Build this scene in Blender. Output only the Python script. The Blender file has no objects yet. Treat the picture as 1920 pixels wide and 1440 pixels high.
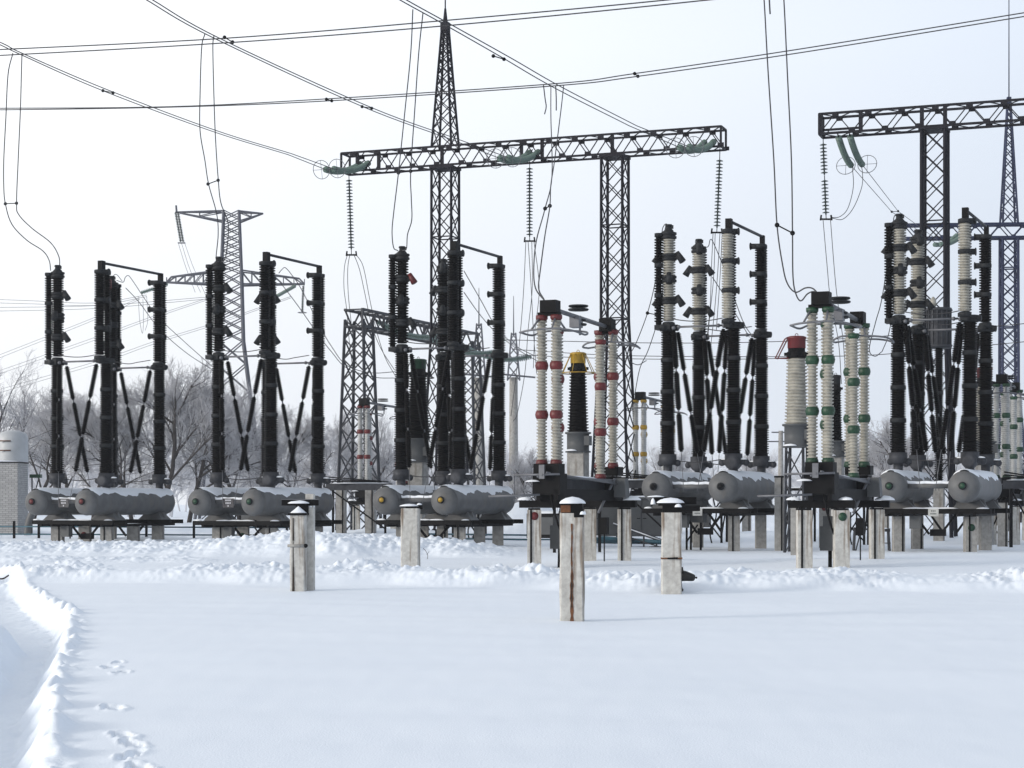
import bpy, math, random
import numpy as np
from mathutils import Vector as V, Matrix
random.seed(7)
sc = bpy.context.scene
COL = sc.collection
F, HY, EYE = 3450.0, 940.0, 1.7          # focal length (px of a 1920 wide frame), horizon row, eye height (m)
def W(px, py, Y): return V(((px-960)/F*Y, Y, EYE-(py-HY)/F*Y))
R22 = math.radians(-22.0)
E2 = V((math.cos(R22), math.sin(R22), 0)); D2 = V((-math.sin(R22), math.cos(R22), 0))
UP = V((0, 0, 1))

# ------------------------------------------------------------------ materials
MATS = {}
def mat(name, col, rough=0.6, metal=0.0, var=0.0, scale=6.0, stretch=(1, 1, 1), col2=None, bump=0.0, spec=0.5, hook=None):
    m = bpy.data.materials.new(name); m.use_nodes = True
    nt = m.node_tree; n = nt.nodes; l = nt.links; b = n['Principled BSDF']
    b.inputs['Base Color'].default_value = (*col, 1); b.inputs['Roughness'].default_value = rough
    b.inputs['Metallic'].default_value = metal; b.inputs['Specular IOR Level'].default_value = spec
    if var > 0 or col2 or bump:
        tc = n.new('ShaderNodeTexCoord'); mp = n.new('ShaderNodeMapping'); mp.inputs['Scale'].default_value = stretch
        nz = n.new('ShaderNodeTexNoise'); nz.inputs['Scale'].default_value = scale; nz.inputs['Detail'].default_value = 6
        nz.inputs['Roughness'].default_value = 0.62
        l.new(tc.outputs['Object'], mp.inputs[0]); l.new(mp.outputs[0], nz.inputs['Vector'])
        rp = n.new('ShaderNodeValToRGB'); rp.color_ramp.elements[0].position = 0.33; rp.color_ramp.elements[1].position = 0.68
        c2 = col2 or tuple(c*(1-var) for c in col)
        rp.color_ramp.elements[0].color = (*c2, 1)
        rp.color_ramp.elements[1].color = (*(col if col2 else tuple(min(1, c*(1+var*.6)) for c in col)), 1)
        l.new(nz.outputs['Fac'], rp.inputs[0]); l.new(rp.outputs[0], b.inputs['Base Color'])
        if bump:
            bp = n.new('ShaderNodeBump'); bp.inputs['Strength'].default_value = bump; bp.inputs['Distance'].default_value = 0.02
            l.new(nz.outputs['Fac'], bp.inputs['Height']); l.new(bp.outputs[0], b.inputs['Normal'])
        if hook: hook(n, l, b, rp, tc)
    MATS[name] = m
    return m
def streaks(col, amount, sx=9.0, lo=0.56, hi=0.66):
    # vertical runs of rust and dirt mixed over the base
    def f(n, l, b, rp, tc):
        mp = n.new('ShaderNodeMapping'); mp.inputs['Scale'].default_value = (sx, sx, 0.55)
        nz = n.new('ShaderNodeTexNoise'); nz.inputs['Scale'].default_value = 1.0; nz.inputs['Detail'].default_value = 5
        r2 = n.new('ShaderNodeValToRGB'); r2.color_ramp.elements[0].position = lo; r2.color_ramp.elements[1].position = hi
        r2.color_ramp.elements[0].color = (0, 0, 0, 1); r2.color_ramp.elements[1].color = (amount,)*3+(1,)
        mx = n.new('ShaderNodeMix'); mx.data_type = 'RGBA'; mx.inputs['B'].default_value = (*col, 1)
        l.new(tc.outputs['Object'], mp.inputs[0]); l.new(mp.outputs[0], nz.inputs['Vector']); l.new(nz.outputs['Fac'], r2.inputs[0])
        l.new(r2.outputs[0], mx.inputs['Factor']); l.new(rp.outputs[0], mx.inputs['A']); l.new(mx.outputs['Result'], b.inputs['Base Color'])
    return f
mat('porcelain_black', (.0028, .0024, .0028), .42, var=.4, scale=3, spec=.07)
mat('porcelain_cream', (.315, .305, .27), .5, var=.32, scale=5, spec=.3)
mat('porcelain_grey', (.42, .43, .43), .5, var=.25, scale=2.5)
mat('tank_paint', (.115, .118, .122), .48, var=.22, scale=2.2, spec=.2, hook=streaks((.13, .12, .11), .55, 3.0))
mat('flange_grey', (.026, .028, .031), .55, .1, var=.35, scale=6, spec=.1)
mat('dark_steel', (.006, .006, .007), .6, .0, var=.4, scale=6, spec=.1)
mat('steel_grey', (.055, .058, .066), .55, .3, var=.3, scale=4, spec=.1)
mat('gantry_steel', (.017, .017, .023), .6, .0, var=.35, scale=1.5, spec=.1)
mat('far_steel', (.105, .11, .13), .6, .0, var=.2, scale=1.5, spec=.1)  # steel lightened: part of the distance haze is put into its colour
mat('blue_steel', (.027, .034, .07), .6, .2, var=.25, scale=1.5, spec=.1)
mat('pipe_metal', (.13, .135, .15), .5, .3, var=.2, scale=5)
mat('wire_metal', (.05, .05, .055), .6, .1, spec=.1)
mat('red_paint', (.105, .007, .009), .5, var=.35, scale=5)
mat('green_paint', (.004, .042, .017), .5, var=.35, scale=5)
mat('yellow_paint', (.33, .20, .012), .5, var=.3, scale=5)
mat('teal_paint', (.03, .10, .14), .5, var=.3, scale=3)
mat('glass_green', (.115, .175, .15), .2, var=.15, scale=8)
mat('glass_dark', (.035, .05, .047), .25, var=.2, scale=8)
mat('concrete', (.54, .535, .505), .85, col2=(.36, .35, .33), scale=9, bump=.5, hook=streaks((.12, .075, .04), .8, 8.0, .55, .68))
mat('concrete_grey', (.34, .335, .32), .85, col2=(.22, .215, .205), scale=6, bump=.4, hook=streaks((.12, .09, .07), .6, 6.0, .58, .70))
mat('rust', (.14, .055, .022), .85, var=.5, scale=12)
mat('crack_dark', (.03, .02, .014), .9, var=.4, scale=14)
mat('sign_dark', (.006, .007, .016), .4)
mat('sign_pale', (.42, .43, .42), .5, var=.15, scale=9)
mat('lettering_white', (.45, .46, .5), .6)
mat('lettering_black', (.05, .06, .06), .6)
mat('silo_paint', (.42, .44, .46), .5, var=.12, scale=1.5)
mat('roof_dark', (.02, .02, .022), .9)
mat('bark', (.042, .036, .034), .9, var=.4, scale=3)
mat('frosted_twigs', (.44, .44, .465), .9, var=.35, scale=.8)  # real frost, raised paler so the colour carries some haze fade
mat('hazed_frost', (.55, .555, .585), .9, var=.2, scale=.5)  # frost of the far wood, with distance haze painted into the colour
mat('frosted_bough', (.12, .115, .115), .9, var=.4, scale=1.0)
mat('fur_black', (.006, .006, .007), .55, var=.3, scale=30)
mat('cabinet_grey', (.085, .09, .095), .5, var=.15, scale=2, spec=.2)

def snow_mat(name, base, s1, s2):
    m = bpy.data.materials.new(name); m.use_nodes = True; MATS[name] = m
    nt = m.node_tree; n = nt.nodes; l = nt.links; b = n['Principled BSDF']
    b.inputs['Roughness'].default_value = .62; b.inputs['Specular IOR Level'].default_value = .25
    tc = n.new('ShaderNodeTexCoord'); n1 = n.new('ShaderNodeTexNoise'); n2 = n.new('ShaderNodeTexNoise')
    n1.inputs['Scale'].default_value = s1; n1.inputs['Detail'].default_value = 8; n2.inputs['Scale'].default_value = s2*2; n2.inputs['Detail'].default_value = 3
    l.new(tc.outputs['Object'], n1.inputs['Vector']); l.new(tc.outputs['Object'], n2.inputs['Vector'])
    rp = n.new('ShaderNodeValToRGB'); rp.color_ramp.elements[0].color = (base[0]*.96, base[1]*.965, base[2]*.98, 1); rp.color_ramp.elements[1].color = (*base, 1)
    l.new(n1.outputs['Fac'], rp.inputs[0]); l.new(rp.outputs[0], b.inputs['Base Color'])
    ad = n.new('ShaderNodeMath'); ad.operation = 'ADD'; l.new(n1.outputs['Fac'], ad.inputs[0]); l.new(n2.outputs['Fac'], ad.inputs[1])
    bp = n.new('ShaderNodeBump'); bp.inputs['Strength'].default_value = .2; bp.inputs['Distance'].default_value = .02
    l.new(ad.outputs[0], bp.inputs['Height']); l.new(bp.outputs[0], b.inputs['Normal'])
snow_mat('snow', (.845, .90, .965), 1.2, 30)
snow_mat('snow_cap', (.80, .83, .87), 5, 40)

def brick_mat():
    m = bpy.data.materials.new('brick_wall'); m.use_nodes = True; MATS['brick_wall'] = m
    n = m.node_tree.nodes; l = m.node_tree.links; b = n['Principled BSDF']; b.inputs['Roughness'].default_value = .9
    tc = n.new('ShaderNodeTexCoord'); sp = n.new('ShaderNodeSeparateXYZ'); cb = n.new('ShaderNodeCombineXYZ'); br = n.new('ShaderNodeTexBrick')
    ad = n.new('ShaderNodeMath'); ad.operation = 'ADD'
    l.new(tc.outputs['Object'], sp.inputs[0]); l.new(sp.outputs[0], ad.inputs[0]); l.new(sp.outputs[1], ad.inputs[1])
    l.new(ad.outputs[0], cb.inputs[0]); l.new(sp.outputs[2], cb.inputs[1]); l.new(cb.outputs[0], br.inputs['Vector'])
    br.inputs['Color1'].default_value = (.40, .40, .40, 1); br.inputs['Color2'].default_value = (.31, .31, .31, 1); br.inputs['Mortar'].default_value = (.20, .20, .20, 1)
    br.inputs['Scale'].default_value = 1; br.inputs['Brick Width'].default_value = .26; br.inputs['Row Height'].default_value = .09; br.inputs['Mortar Size'].default_value = .012
    l.new(br.outputs['Color'], b.inputs['Base Color'])
    bp = n.new('ShaderNodeBump'); bp.inputs['Strength'].default_value = .4; bp.inputs['Distance'].default_value = .01
    l.new(br.outputs['Fac'], bp.inputs['Height']); bp.invert = True; l.new(bp.outputs[0], b.inputs['Normal'])
brick_mat()

# ------------------------------------------------------------------ mesh builder
class MB:
    def __init__(s): s.v = []; s.f = []; s.mi = []; s.sm = []; s.mats = []; s.cur = 0
    def m(s, name):
        if name not in s.mats: s.mats.append(name)
        s.cur = s.mats.index(name); return s
    def add(s, vs, fs, smooth=False):
        o = len(s.v); s.v.extend([tuple(p) for p in vs])
        for f in fs: s.f.append([i+o for i in f]); s.mi.append(s.cur); s.sm.append(smooth)
    def box(s, c, size, rz=0.0, taper=1.0):
        x, y, z = size[0]/2, size[1]/2, size[2]/2; ca, sa = math.cos(rz), math.sin(rz); vs = []
        for dz in (-1, 1):
            t = 1 if dz < 0 else taper
            for dx, dy in ((-1, -1), (1, -1), (1, 1), (-1, 1)):
                a, b = dx*x*t, dy*y*t
                vs.append((c[0]+a*ca-b*sa, c[1]+a*sa+b*ca, c[2]+dz*z))
        s.add(vs, [(3, 2, 1, 0), (4, 5, 6, 7), (0, 1, 5, 4), (1, 2, 6, 5), (2, 3, 7, 6), (3, 0, 4, 7)])
    def frame(s, p, q):
        a = (V(q)-V(p)); L = a.length; a = a/L if L > 1e-9 else UP
        u = a.cross(UP)
        if u.length < 1e-3: u = V((1, 0, 0))
        u.normalize(); w = u.cross(a); return a, u, w, L
    def bar(s, p, q, w, h=None):
        h = h or w; p = V(p); q = V(q); a, u, t, L = s.frame(p, q); vs = []
        for c in (p, q):
            for du, dt in ((-1, -1), (1, -1), (1, 1), (-1, 1)): vs.append(c+u*du*w/2+t*dt*h/2)
        s.add(vs, [(3, 2, 1, 0), (4, 5, 6, 7), (0, 1, 5, 4), (1, 2, 6, 5), (2, 3, 7, 6), (3, 0, 4, 7)])
    def lathe(s, p, q, prof, n=12, smooth=True, capped=True):
        p = V(p); a, u, w, L = s.frame(p, V(q)); vs = []; fs = []
        cs = [(math.cos(2*math.pi*k/n), math.sin(2*math.pi*k/n)) for k in range(n)]
        for t, r in prof:
            c = p+a*t
            for x, y in cs: vs.append(c+u*(x*r)+w*(y*r))
        for i in range(len(prof)-1):
            for k in range(n):
                k2 = (k+1) % n; fs.append((i*n+k, i*n+k2, (i+1)*n+k2, (i+1)*n+k))
        if capped:
            fs.append(tuple(range(n-1, -1, -1))); o = (len(prof)-1)*n; fs.append(tuple(range(o, o+n)))
        s.add(vs, fs, smooth)
    def tube(s, p, q, r, r2=None, n=8, smooth=True):
        s.lathe(p, q, [(0, r), ((V(q)-V(p)).length, r if r2 is None else r2)], n, smooth)
    def path(s, pts, r, n=6, closed=False, r2=None):
        pts = [V(p) for p in pts]; N = len(pts); vs = []; fs = []; pu = None
        for i, p in enumerate(pts):
            if closed: a = pts[(i+1) % N]-pts[i-1]
            else: a = pts[min(i+1, N-1)]-pts[max(i-1, 0)]
            a = a.normalized() if a.length > 1e-9 else UP
            if pu is None:
                u = a.cross(UP)
                if u.length < 1e-2: u = V((1, 0, 0))
            else: u = pu-a*pu.dot(a)
            u.normalize(); pu = u; w = a.cross(u)
            rr = r if r2 is None else r+(r2-r)*i/max(1, N-1)
            for k in range(n):
                t = 2*math.pi*k/n; vs.append(p+u*math.cos(t)*rr+w*math.sin(t)*rr)
        M = N if closed else N-1
        for i in range(M):
            j = (i+1) % N
            for k in range(n): fs.append((i*n+k, i*n+(k+1) % n, j*n+(k+1) % n, j*n+k))
        if not closed: fs.append(tuple(range(n-1, -1, -1))); fs.append(tuple(range((N-1)*n, N*n)))
        s.add(vs, fs, True)
    def ring(s, c, rad, r, axis='z', n=20, seg=6, sq=1.0):
        pts = []
        for k in range(n):
            t = 2*math.pi*k/n; x, y = math.cos(t)*rad, math.sin(t)*rad*sq
            pts.append(V(c)+(V((x, y, 0)) if axis == 'z' else V((x, 0, y)) if axis == 'y' else V((0, x, y))))
        s.path(pts, r, seg, True)
    def ball(s, c, r, n=8, sz=1.0):
        prof = [(-r*sz*math.cos(math.pi*i/n), max(1e-3, r*math.sin(math.pi*i/n))) for i in range(n+1)]
        s.lathe(c, V(c)+UP, prof, max(8, n+2))
    def dome(s, c, rx, ry, h, n=14, rough=.12, seed=0, conic=1.0):
        # a lump of lying snow: flat underside, uneven round top
        rnd = random.Random(seed); vs = []; fs = []; rings = 5
        off = [1+rnd.uniform(-rough, rough) for _ in range(n)]
        for i in range(rings):
            t = i/rings; rr = (1-t**1.7)**.6 if conic >= 1 else (1-t)
            for k in range(n):
                a = 2*math.pi*k/n; vs.append((c[0]+rx*rr*off[k]*math.cos(a), c[1]+ry*rr*off[k]*math.sin(a), c[2]+h*t*(1+rnd.uniform(-rough, rough)*.5)))
        vs.append((c[0], c[1], c[2]+h)); top = len(vs)-1
        for i in range(rings-1):
            for k in range(n): fs.append((i*n+k, i*n+(k+1) % n, (i+1)*n+(k+1) % n, (i+1)*n+k))
        for k in range(n): fs.append(((rings-1)*n+k, (rings-1)*n+(k+1) % n, top))
        fs.append(tuple(range(n-1, -1, -1))); s.add(vs, fs, True)
    def mesh(s, name):
        me = bpy.data.meshes.new(name); me.from_pydata(s.v, [], s.f)
        for x in s.mats: me.materials.append(MATS[x])
        me.polygons.foreach_set('material_index', s.mi); me.polygons.foreach_set('use_smooth', s.sm); me.update()
        return me
    def build(s, name, parent=None, label=None):
        o = bpy.data.objects.new(name, s.mesh(name)); COL.objects.link(o); o.parent = parent
        if label: o['label'] = label
        return o
class Snow(MB):
    # lumps of snow: every lump becomes an object of its own
    def __init__(s): super().__init__(); s.bits = []; s.m('snow_cap')
    def dome(s, *a, **k): b = MB().m('snow_cap'); MB.dome(b, *a, **k); s.bits.append(b)
    def build(s, name, parent=None, label=None):
        if s.v: MB.build(s, name, parent, label)
        for b in s.bits: b.build(name, parent, label)
def one(material): return Snow() if material == 'snow_cap' else MB().m(material)
def inst(name, me, parent, loc=(0, 0, 0), rz=0.0):
    o = bpy.data.objects.new(name, me); COL.objects.link(o); o.parent = parent; o.location = loc; o.rotation_euler = (0, 0, rz); return o
def tag(o, label, cat, group=None):
    o['label'] = label; o['category'] = cat; o['kind'] = 'thing'
    if group: o['group'] = group
    return o
def thing(name, label, cat, loc=(0, 0, 0), rz=0.0, group=None):
    o = bpy.data.objects.new(name, None); COL.objects.link(o); o.location = loc; o.rotation_euler = (0, 0, rz); o.empty_display_size = .3
    return tag(o, label, cat, group)
def copy_tree(o, parent=None):
    c = o.copy(); COL.objects.link(c); c.parent = parent
    for ch in list(o.children): copy_tree(ch, c)
    return c
def shed_prof(L, rc, rs, pitch=.075, fl=.07, rf=None):
    # a porcelain section: metal-flange ends left bare, sheds between
    rf = rf or rc*1.12; pr = [(0, rf), (fl, rf), (fl, rc)]; n = max(2, int((L-2*fl)/pitch)); p = (L-2*fl)/n
    for i in range(n):
        z = fl+i*p; pr += [(z+.10*p, rc), (z+.30*p, rs), (z+.68*p, rs), (z+.74*p, rc)]
    return pr+[(L-fl, rc), (L-fl, rf), (L, rf)]
def stack(mb, base, top, nsec, rc, rs, pm, fm='flange_grey', pitch=.075, gap=.05, n=12, r_end=None):
    # nsec porcelain sections on one axis with grey clamping rings between
    base = V(base); top = V(top); a = (top-base); L = a.length; a.normalize(); sl = (L-gap*(nsec-1))/nsec; g = (r_end or 1.0)
    for i in range(nsec):
        k = 1+(g-1)*i/max(1, nsec-1); p = base+a*(i*(sl+gap)); mb.m(pm); mb.lathe(p, p+a, shed_prof(sl, rc*k, rs*k, pitch), n)
        mb.m(fm)
        if i < nsec-1: mb.lathe(p+a*(sl-.05), p+a*sl, [(0, rc*k*1.08), (.001, rs*k*1.0), (.1+gap, rs*k*1.0), (.101+gap, rc*k*1.08)], n)
def smooth_pts(pts, sub=6):
    pts = [V(p) for p in pts]
    if len(pts) < 3: return pts
    out = []; P = [pts[0]*2-pts[1]]+pts+[pts[-1]*2-pts[-2]]
    for i in range(1, len(P)-2):
        for k in range(sub):
            t = k/sub; a, b, c, d = P[i-1], P[i], P[i+1], P[i+2]
            out.append(.5*((2*b)+(c-a)*t+(2*a-5*b+4*c-d)*t*t+(3*b-a-3*c+d)*t**3))
    out.append(pts[-1]); return out
def sag(p, q, s, n=14):
    p = V(p); q = V(q); return [p.lerp(q, i/n)-UP*(4*s*(i/n)*(1-i/n)) for i in range(n+1)]
def wirething(name, label, cat, paths, r=.02, spacers=(), group=None, material='wire_metal'):
    o0 = V(paths[0][0]); t = thing(name, label, cat, o0, 0, group)
    for p in paths:
        b = one(material); b.path([V(x)-o0 for x in p], r, 5); b.build('wire', t)
    for p, q in spacers:
        b = one('dark_steel'); p = V(p)-o0; q = V(q)-o0; b.bar(p, q, .03); b.ball(p, .065, 5); b.ball(q, .065, 5); b.build('spacer', t)
    return t

# ------------------------------------------------------------------ ground: one sheet of snow
_rng = np.random.RandomState(3); _perm = np.concatenate([_rng.permutation(512)]*3); _ang = _rng.rand(512)*2*np.pi; _gx = np.cos(_ang); _gy = np.sin(_ang)
def pn(x, y, seed=0):
    x = x+seed*17.31; y = y+seed*9.77
    xi = np.floor(x).astype(int); yi = np.floor(y).astype(int); xf = x-xi; yf = y-yi
    def g(i, j, dx, dy):
        h = _perm[(_perm[i & 511]+(j & 511)) & 511]; return _gx[h]*dx+_gy[h]*dy
    u = xf**3*(xf*(xf*6-15)+10); v = yf**3*(yf*(yf*6-15)+10)
    a = g(xi, yi, xf, yf); b = g(xi+1, yi, xf-1, yf); c = g(xi, yi+1, xf, yf-1); d = g(xi+1, yi+1, xf-1, yf-1)
    return (a+(b-a)*u)+((c+(d-c)*u)-(a+(b-a)*u))*v
def sst(a, b, x): t = np.clip((x-a)/(b-a), 0, 1); return t*t*(3-2*t)
TR_Y = [2, 11.7, 13.3, 15, 18.3, 22.6, 27.3, 32.6, 41.9, 60]; TR_X = [-1.6, -2.93, -3.33, -3.75, -4.52, -5.42, -6.5, -8.3, -11.3, -19]
def clods(x, y):
    c = 0.0
    for s, a, k in ((1.1, .34, 1), (.5, .34, 2), (.24, .30, 3), (.13, .17, 4)):
        n = pn(x/s, y/s, k); c = c+a*((np.abs(n)*2.2-.2) if s < .3 else (n*1.1+.3))
    return c
def ground_h(x, y):
    h = .035*pn(x/6, y/9, 11)+.02*pn(x/2.2, y/4, 12)+.05*pn(x/16, y/16, 13)+.004*pn(x/.30, y/.7, 14)+.028*pn(x/3.5+y*.35, y/1.3, 15)*sst(10, 14, y)
    wob = .8*pn(x/4, y*0+3.3, 21)+.35*pn(x/1.1, y*0+8.8, 22)
    # near bank of thrown snow, across the whole view
    s = y+.24*x-36.0+wob; m = sst(-.4, 1.0, s)*(1-sst(2.2, 6.5, s)); lump = clods(x*1.0, y*1.0)*(.85+1.5*pn(x/2.3, y/2.3, 61))
    hollow = np.exp(-((x-3.25)**2/.16+(y-34.7)**2/.5))
    h = h+m*(1-.9*hollow)*(.15+.25*np.clip(lump, -.4, 1.2)*(1-.5*sst(2.0, 5.0, s)))+.05*sst(-.4, 1.0, s)
    # second bank, left half, running to the breaker posts
    s2 = y+.12*x-54.0+2.2*wob; lr = 1-sst(-2.2, 0.5, x-.08*(y-54)); m2 = sst(-.8, 2.0, s2)*(1-sst(6.0, 13.0, s2))*lr
    rise = .17+.34*np.exp(-((x+6.6)/2.6)**2)+.10*np.exp(-((x+2.8)/1.2)**2)
    h = h+m2*(rise+.34*np.clip(clods(x*.8+5, y*.8), -.5, 1.2))
    s4 = y+.14*x-47.5+1.6*wob; h = h+sst(-.6, .8, s4)*(1-sst(1.2, 4.5, s4))*(1-sst(-9.5, -6.5, x))*(.05+.17*np.clip(clods(x+2, y+9), -.5, 1.2))
    # low swells and far rough heaps
    h = h+.16*np.exp(-((y-47)/4.5)**2)*sst(3.0, 9.0, x)+.10*np.exp(-((y-50)/5)**2)*np.exp(-((x-3)/2)**2)
    h = h+sst(72, 80, y)*(1-sst(120, 150, y))*(.12+.35*np.clip(pn(x/3.0, y/3.0, 31), 0, 1)+.10*np.clip(clods(x*.5, y*.5), -.3, 1))
    h = h+1.5*np.exp(-((x-.7)/2.2)**2-((y-88)/4.5)**2)
    # dug path
    ex = np.interp(y, TR_Y, TR_X)+.10*pn(y/.9, y*0+1.5, 41)+.05*pn(y/.3, y*0+2.5, 42); d = ex-x; wd = np.interp(y, [11, 20, 24, 27.5, 33, 42], [.95, .80, .85, 1.9, 2.3, 1.6])
    wl = .12*pn(y/.7, y*0+4.5, 43)
    dep = .34*sst(.0, .32, d)*(1-sst(wd+wl-.25, wd+wl+.15, d))*(1-sst(44, 48, y))
    near = (1-sst(43, 47, y))
    edge = np.exp(-((d+.02)/.11)**2)*near
    h = h-dep+edge*(.03+.20*np.clip(pn(x/.3, y/.5, 44), -.1, 1)+.05*pn(x/.12, y/.15, 45))
    lb = np.exp(-((d-wd-.5)/.4)**2)*near; h = h+lb*(.14+.22*pn(x/.6, y/.8, 46)+.08*pn(x/.2, y/.25, 47))
    h = h+near*np.exp(-((d-.22)/.28)**2)*(.05*pn(x/.17, y/.22, 48)+.03*pn(x/.07, y/.09, 49))+near*sst(.2, .5, d)*(1-sst(wd-.3, wd, d))*.025*pn(x/.2, y/.3, 50)
    # footprints beside the path
    for px, py, rx, ry, a in FOOT:
        c, s_ = math.cos(a), math.sin(a); u = ((x-px)*c+(y-py)*s_)/rx; v = (-(x-px)*s_+(y-py)*c)/ry; q = (u*u+v*v)*(1+.9*pn(x/.09, y/.12, 52))
        h = h-.07*np.exp(-np.abs(q)**3)+.015*np.exp(-(np.sqrt(np.abs(q))-1.35)**2*9)
    return h
def gp(px, py): Y = EYE*F/(py-HY); return ((px-960)/F*Y, Y)
FOOT = []
for px, py, rx, ry, a in ((205, 1250, .07, .17, .3), (222, 1240, .05, .10, .2), (228, 1260, .05, .11, -.4), (212, 1326, .07, .17, .5), (232, 1378, .06, .16, .6), (248, 1394, .05, .20, .5), (244, 1414, .06, .15, -.3), (262, 1438, .07, .2, .4)):
    x, y = gp(px, py); FOOT.append((x, y, rx, ry, a))
def build_ground():
    rows = list(np.arange(-60, 6, 6.0))+list(np.arange(6, 10.5, .5))+list(np.arange(10.5, 31, .075))+list(np.arange(31, 60, .11))+list(np.arange(60, 122, .5))+list(np.geomspace(122, 900, 40))
    y = np.array(rows); u = np.concatenate([np.linspace(-.95, -.31, 60)[:-1], np.linspace(-.31, .31, 660), np.linspace(.31, .95, 60)[1:]])
    w = np.sqrt(y**2+9.0**2); X = u[None, :]*w[:, None]; Y = np.repeat(y[:, None], len(u), 1)
    Z = ground_h(X.ravel(), Y.ravel()); nr, nc = X.shape
    co = np.stack([X.ravel(), Y.ravel(), Z], 1).astype(np.float32)
    idx = np.arange(nr*nc).reshape(nr, nc); q = np.stack([idx[:-1, :-1], idx[:-1, 1:], idx[1:, 1:], idx[1:, :-1]], -1).reshape(-1, 4)
    me = bpy.data.meshes.new('snow_ground'); me.vertices.add(len(co)); me.vertices.foreach_set('co', co.ravel())
    me.loops.add(q.size); me.loops.foreach_set('vertex_index', q.ravel().astype(np.int32)); me.polygons.add(len(q))
    me.polygons.foreach_set('loop_start', np.arange(0, q.size, 4, dtype=np.int32)); me.polygons.foreach_set('use_smooth', np.ones(len(q), bool))
    me.update(calc_edges=True); me.materials.append(MATS['snow'])
    o = bpy.data.objects.new('snow_ground', me); COL.objects.link(o); o['kind'] = 'structure'; o['label'] = 'snow covered ground of the switchyard'
build_ground()
def gz(x, y): return float(ground_h(np.array([x]), np.array([y]))[0])

# ------------------------------------------------------------------ air blast circuit breakers
CW, CL = 2.30, 3.75                         # tank spacing, column spacing along a tank
def snow_strip(mb, x, y0, y1, zc, r, half, seed, thick=.05):
    rnd = random.Random(seed); n = 44; k = 10; vs = []; fs = []
    for i in range(n+1):
        y = y0+(y1-y0)*i/n; hl = half*(1+.16*math.sin(i*.45+seed)+.10*math.sin(i*1.15+seed*2)); hr = half*(1+.16*math.sin(i*.35+seed*1.7)+.11*math.sin(i*.95+seed*.6)+.05*math.sin(i*2.1)); e = min(1, min(i, n-i)/2.0); hl *= .35+.65*e; hr *= .35+.65*e
        for j in range(k+1):
            t = j/k; a = -hl+(hl+hr)*t; rr = r+.004+thick*(math.sin(math.pi*t)**.5)*(.5+.5*e)*(1 if 0 < j < k else 0)
            vs.append((x+math.sin(a)*rr, y, zc+math.cos(a)*rr))
    for i in range(n):
        for j in range(k): o = i*(k+1)+j; fs.append((o, o+1, o+k+2, o+k+1))
    mb.add(vs, fs, True)
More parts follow.
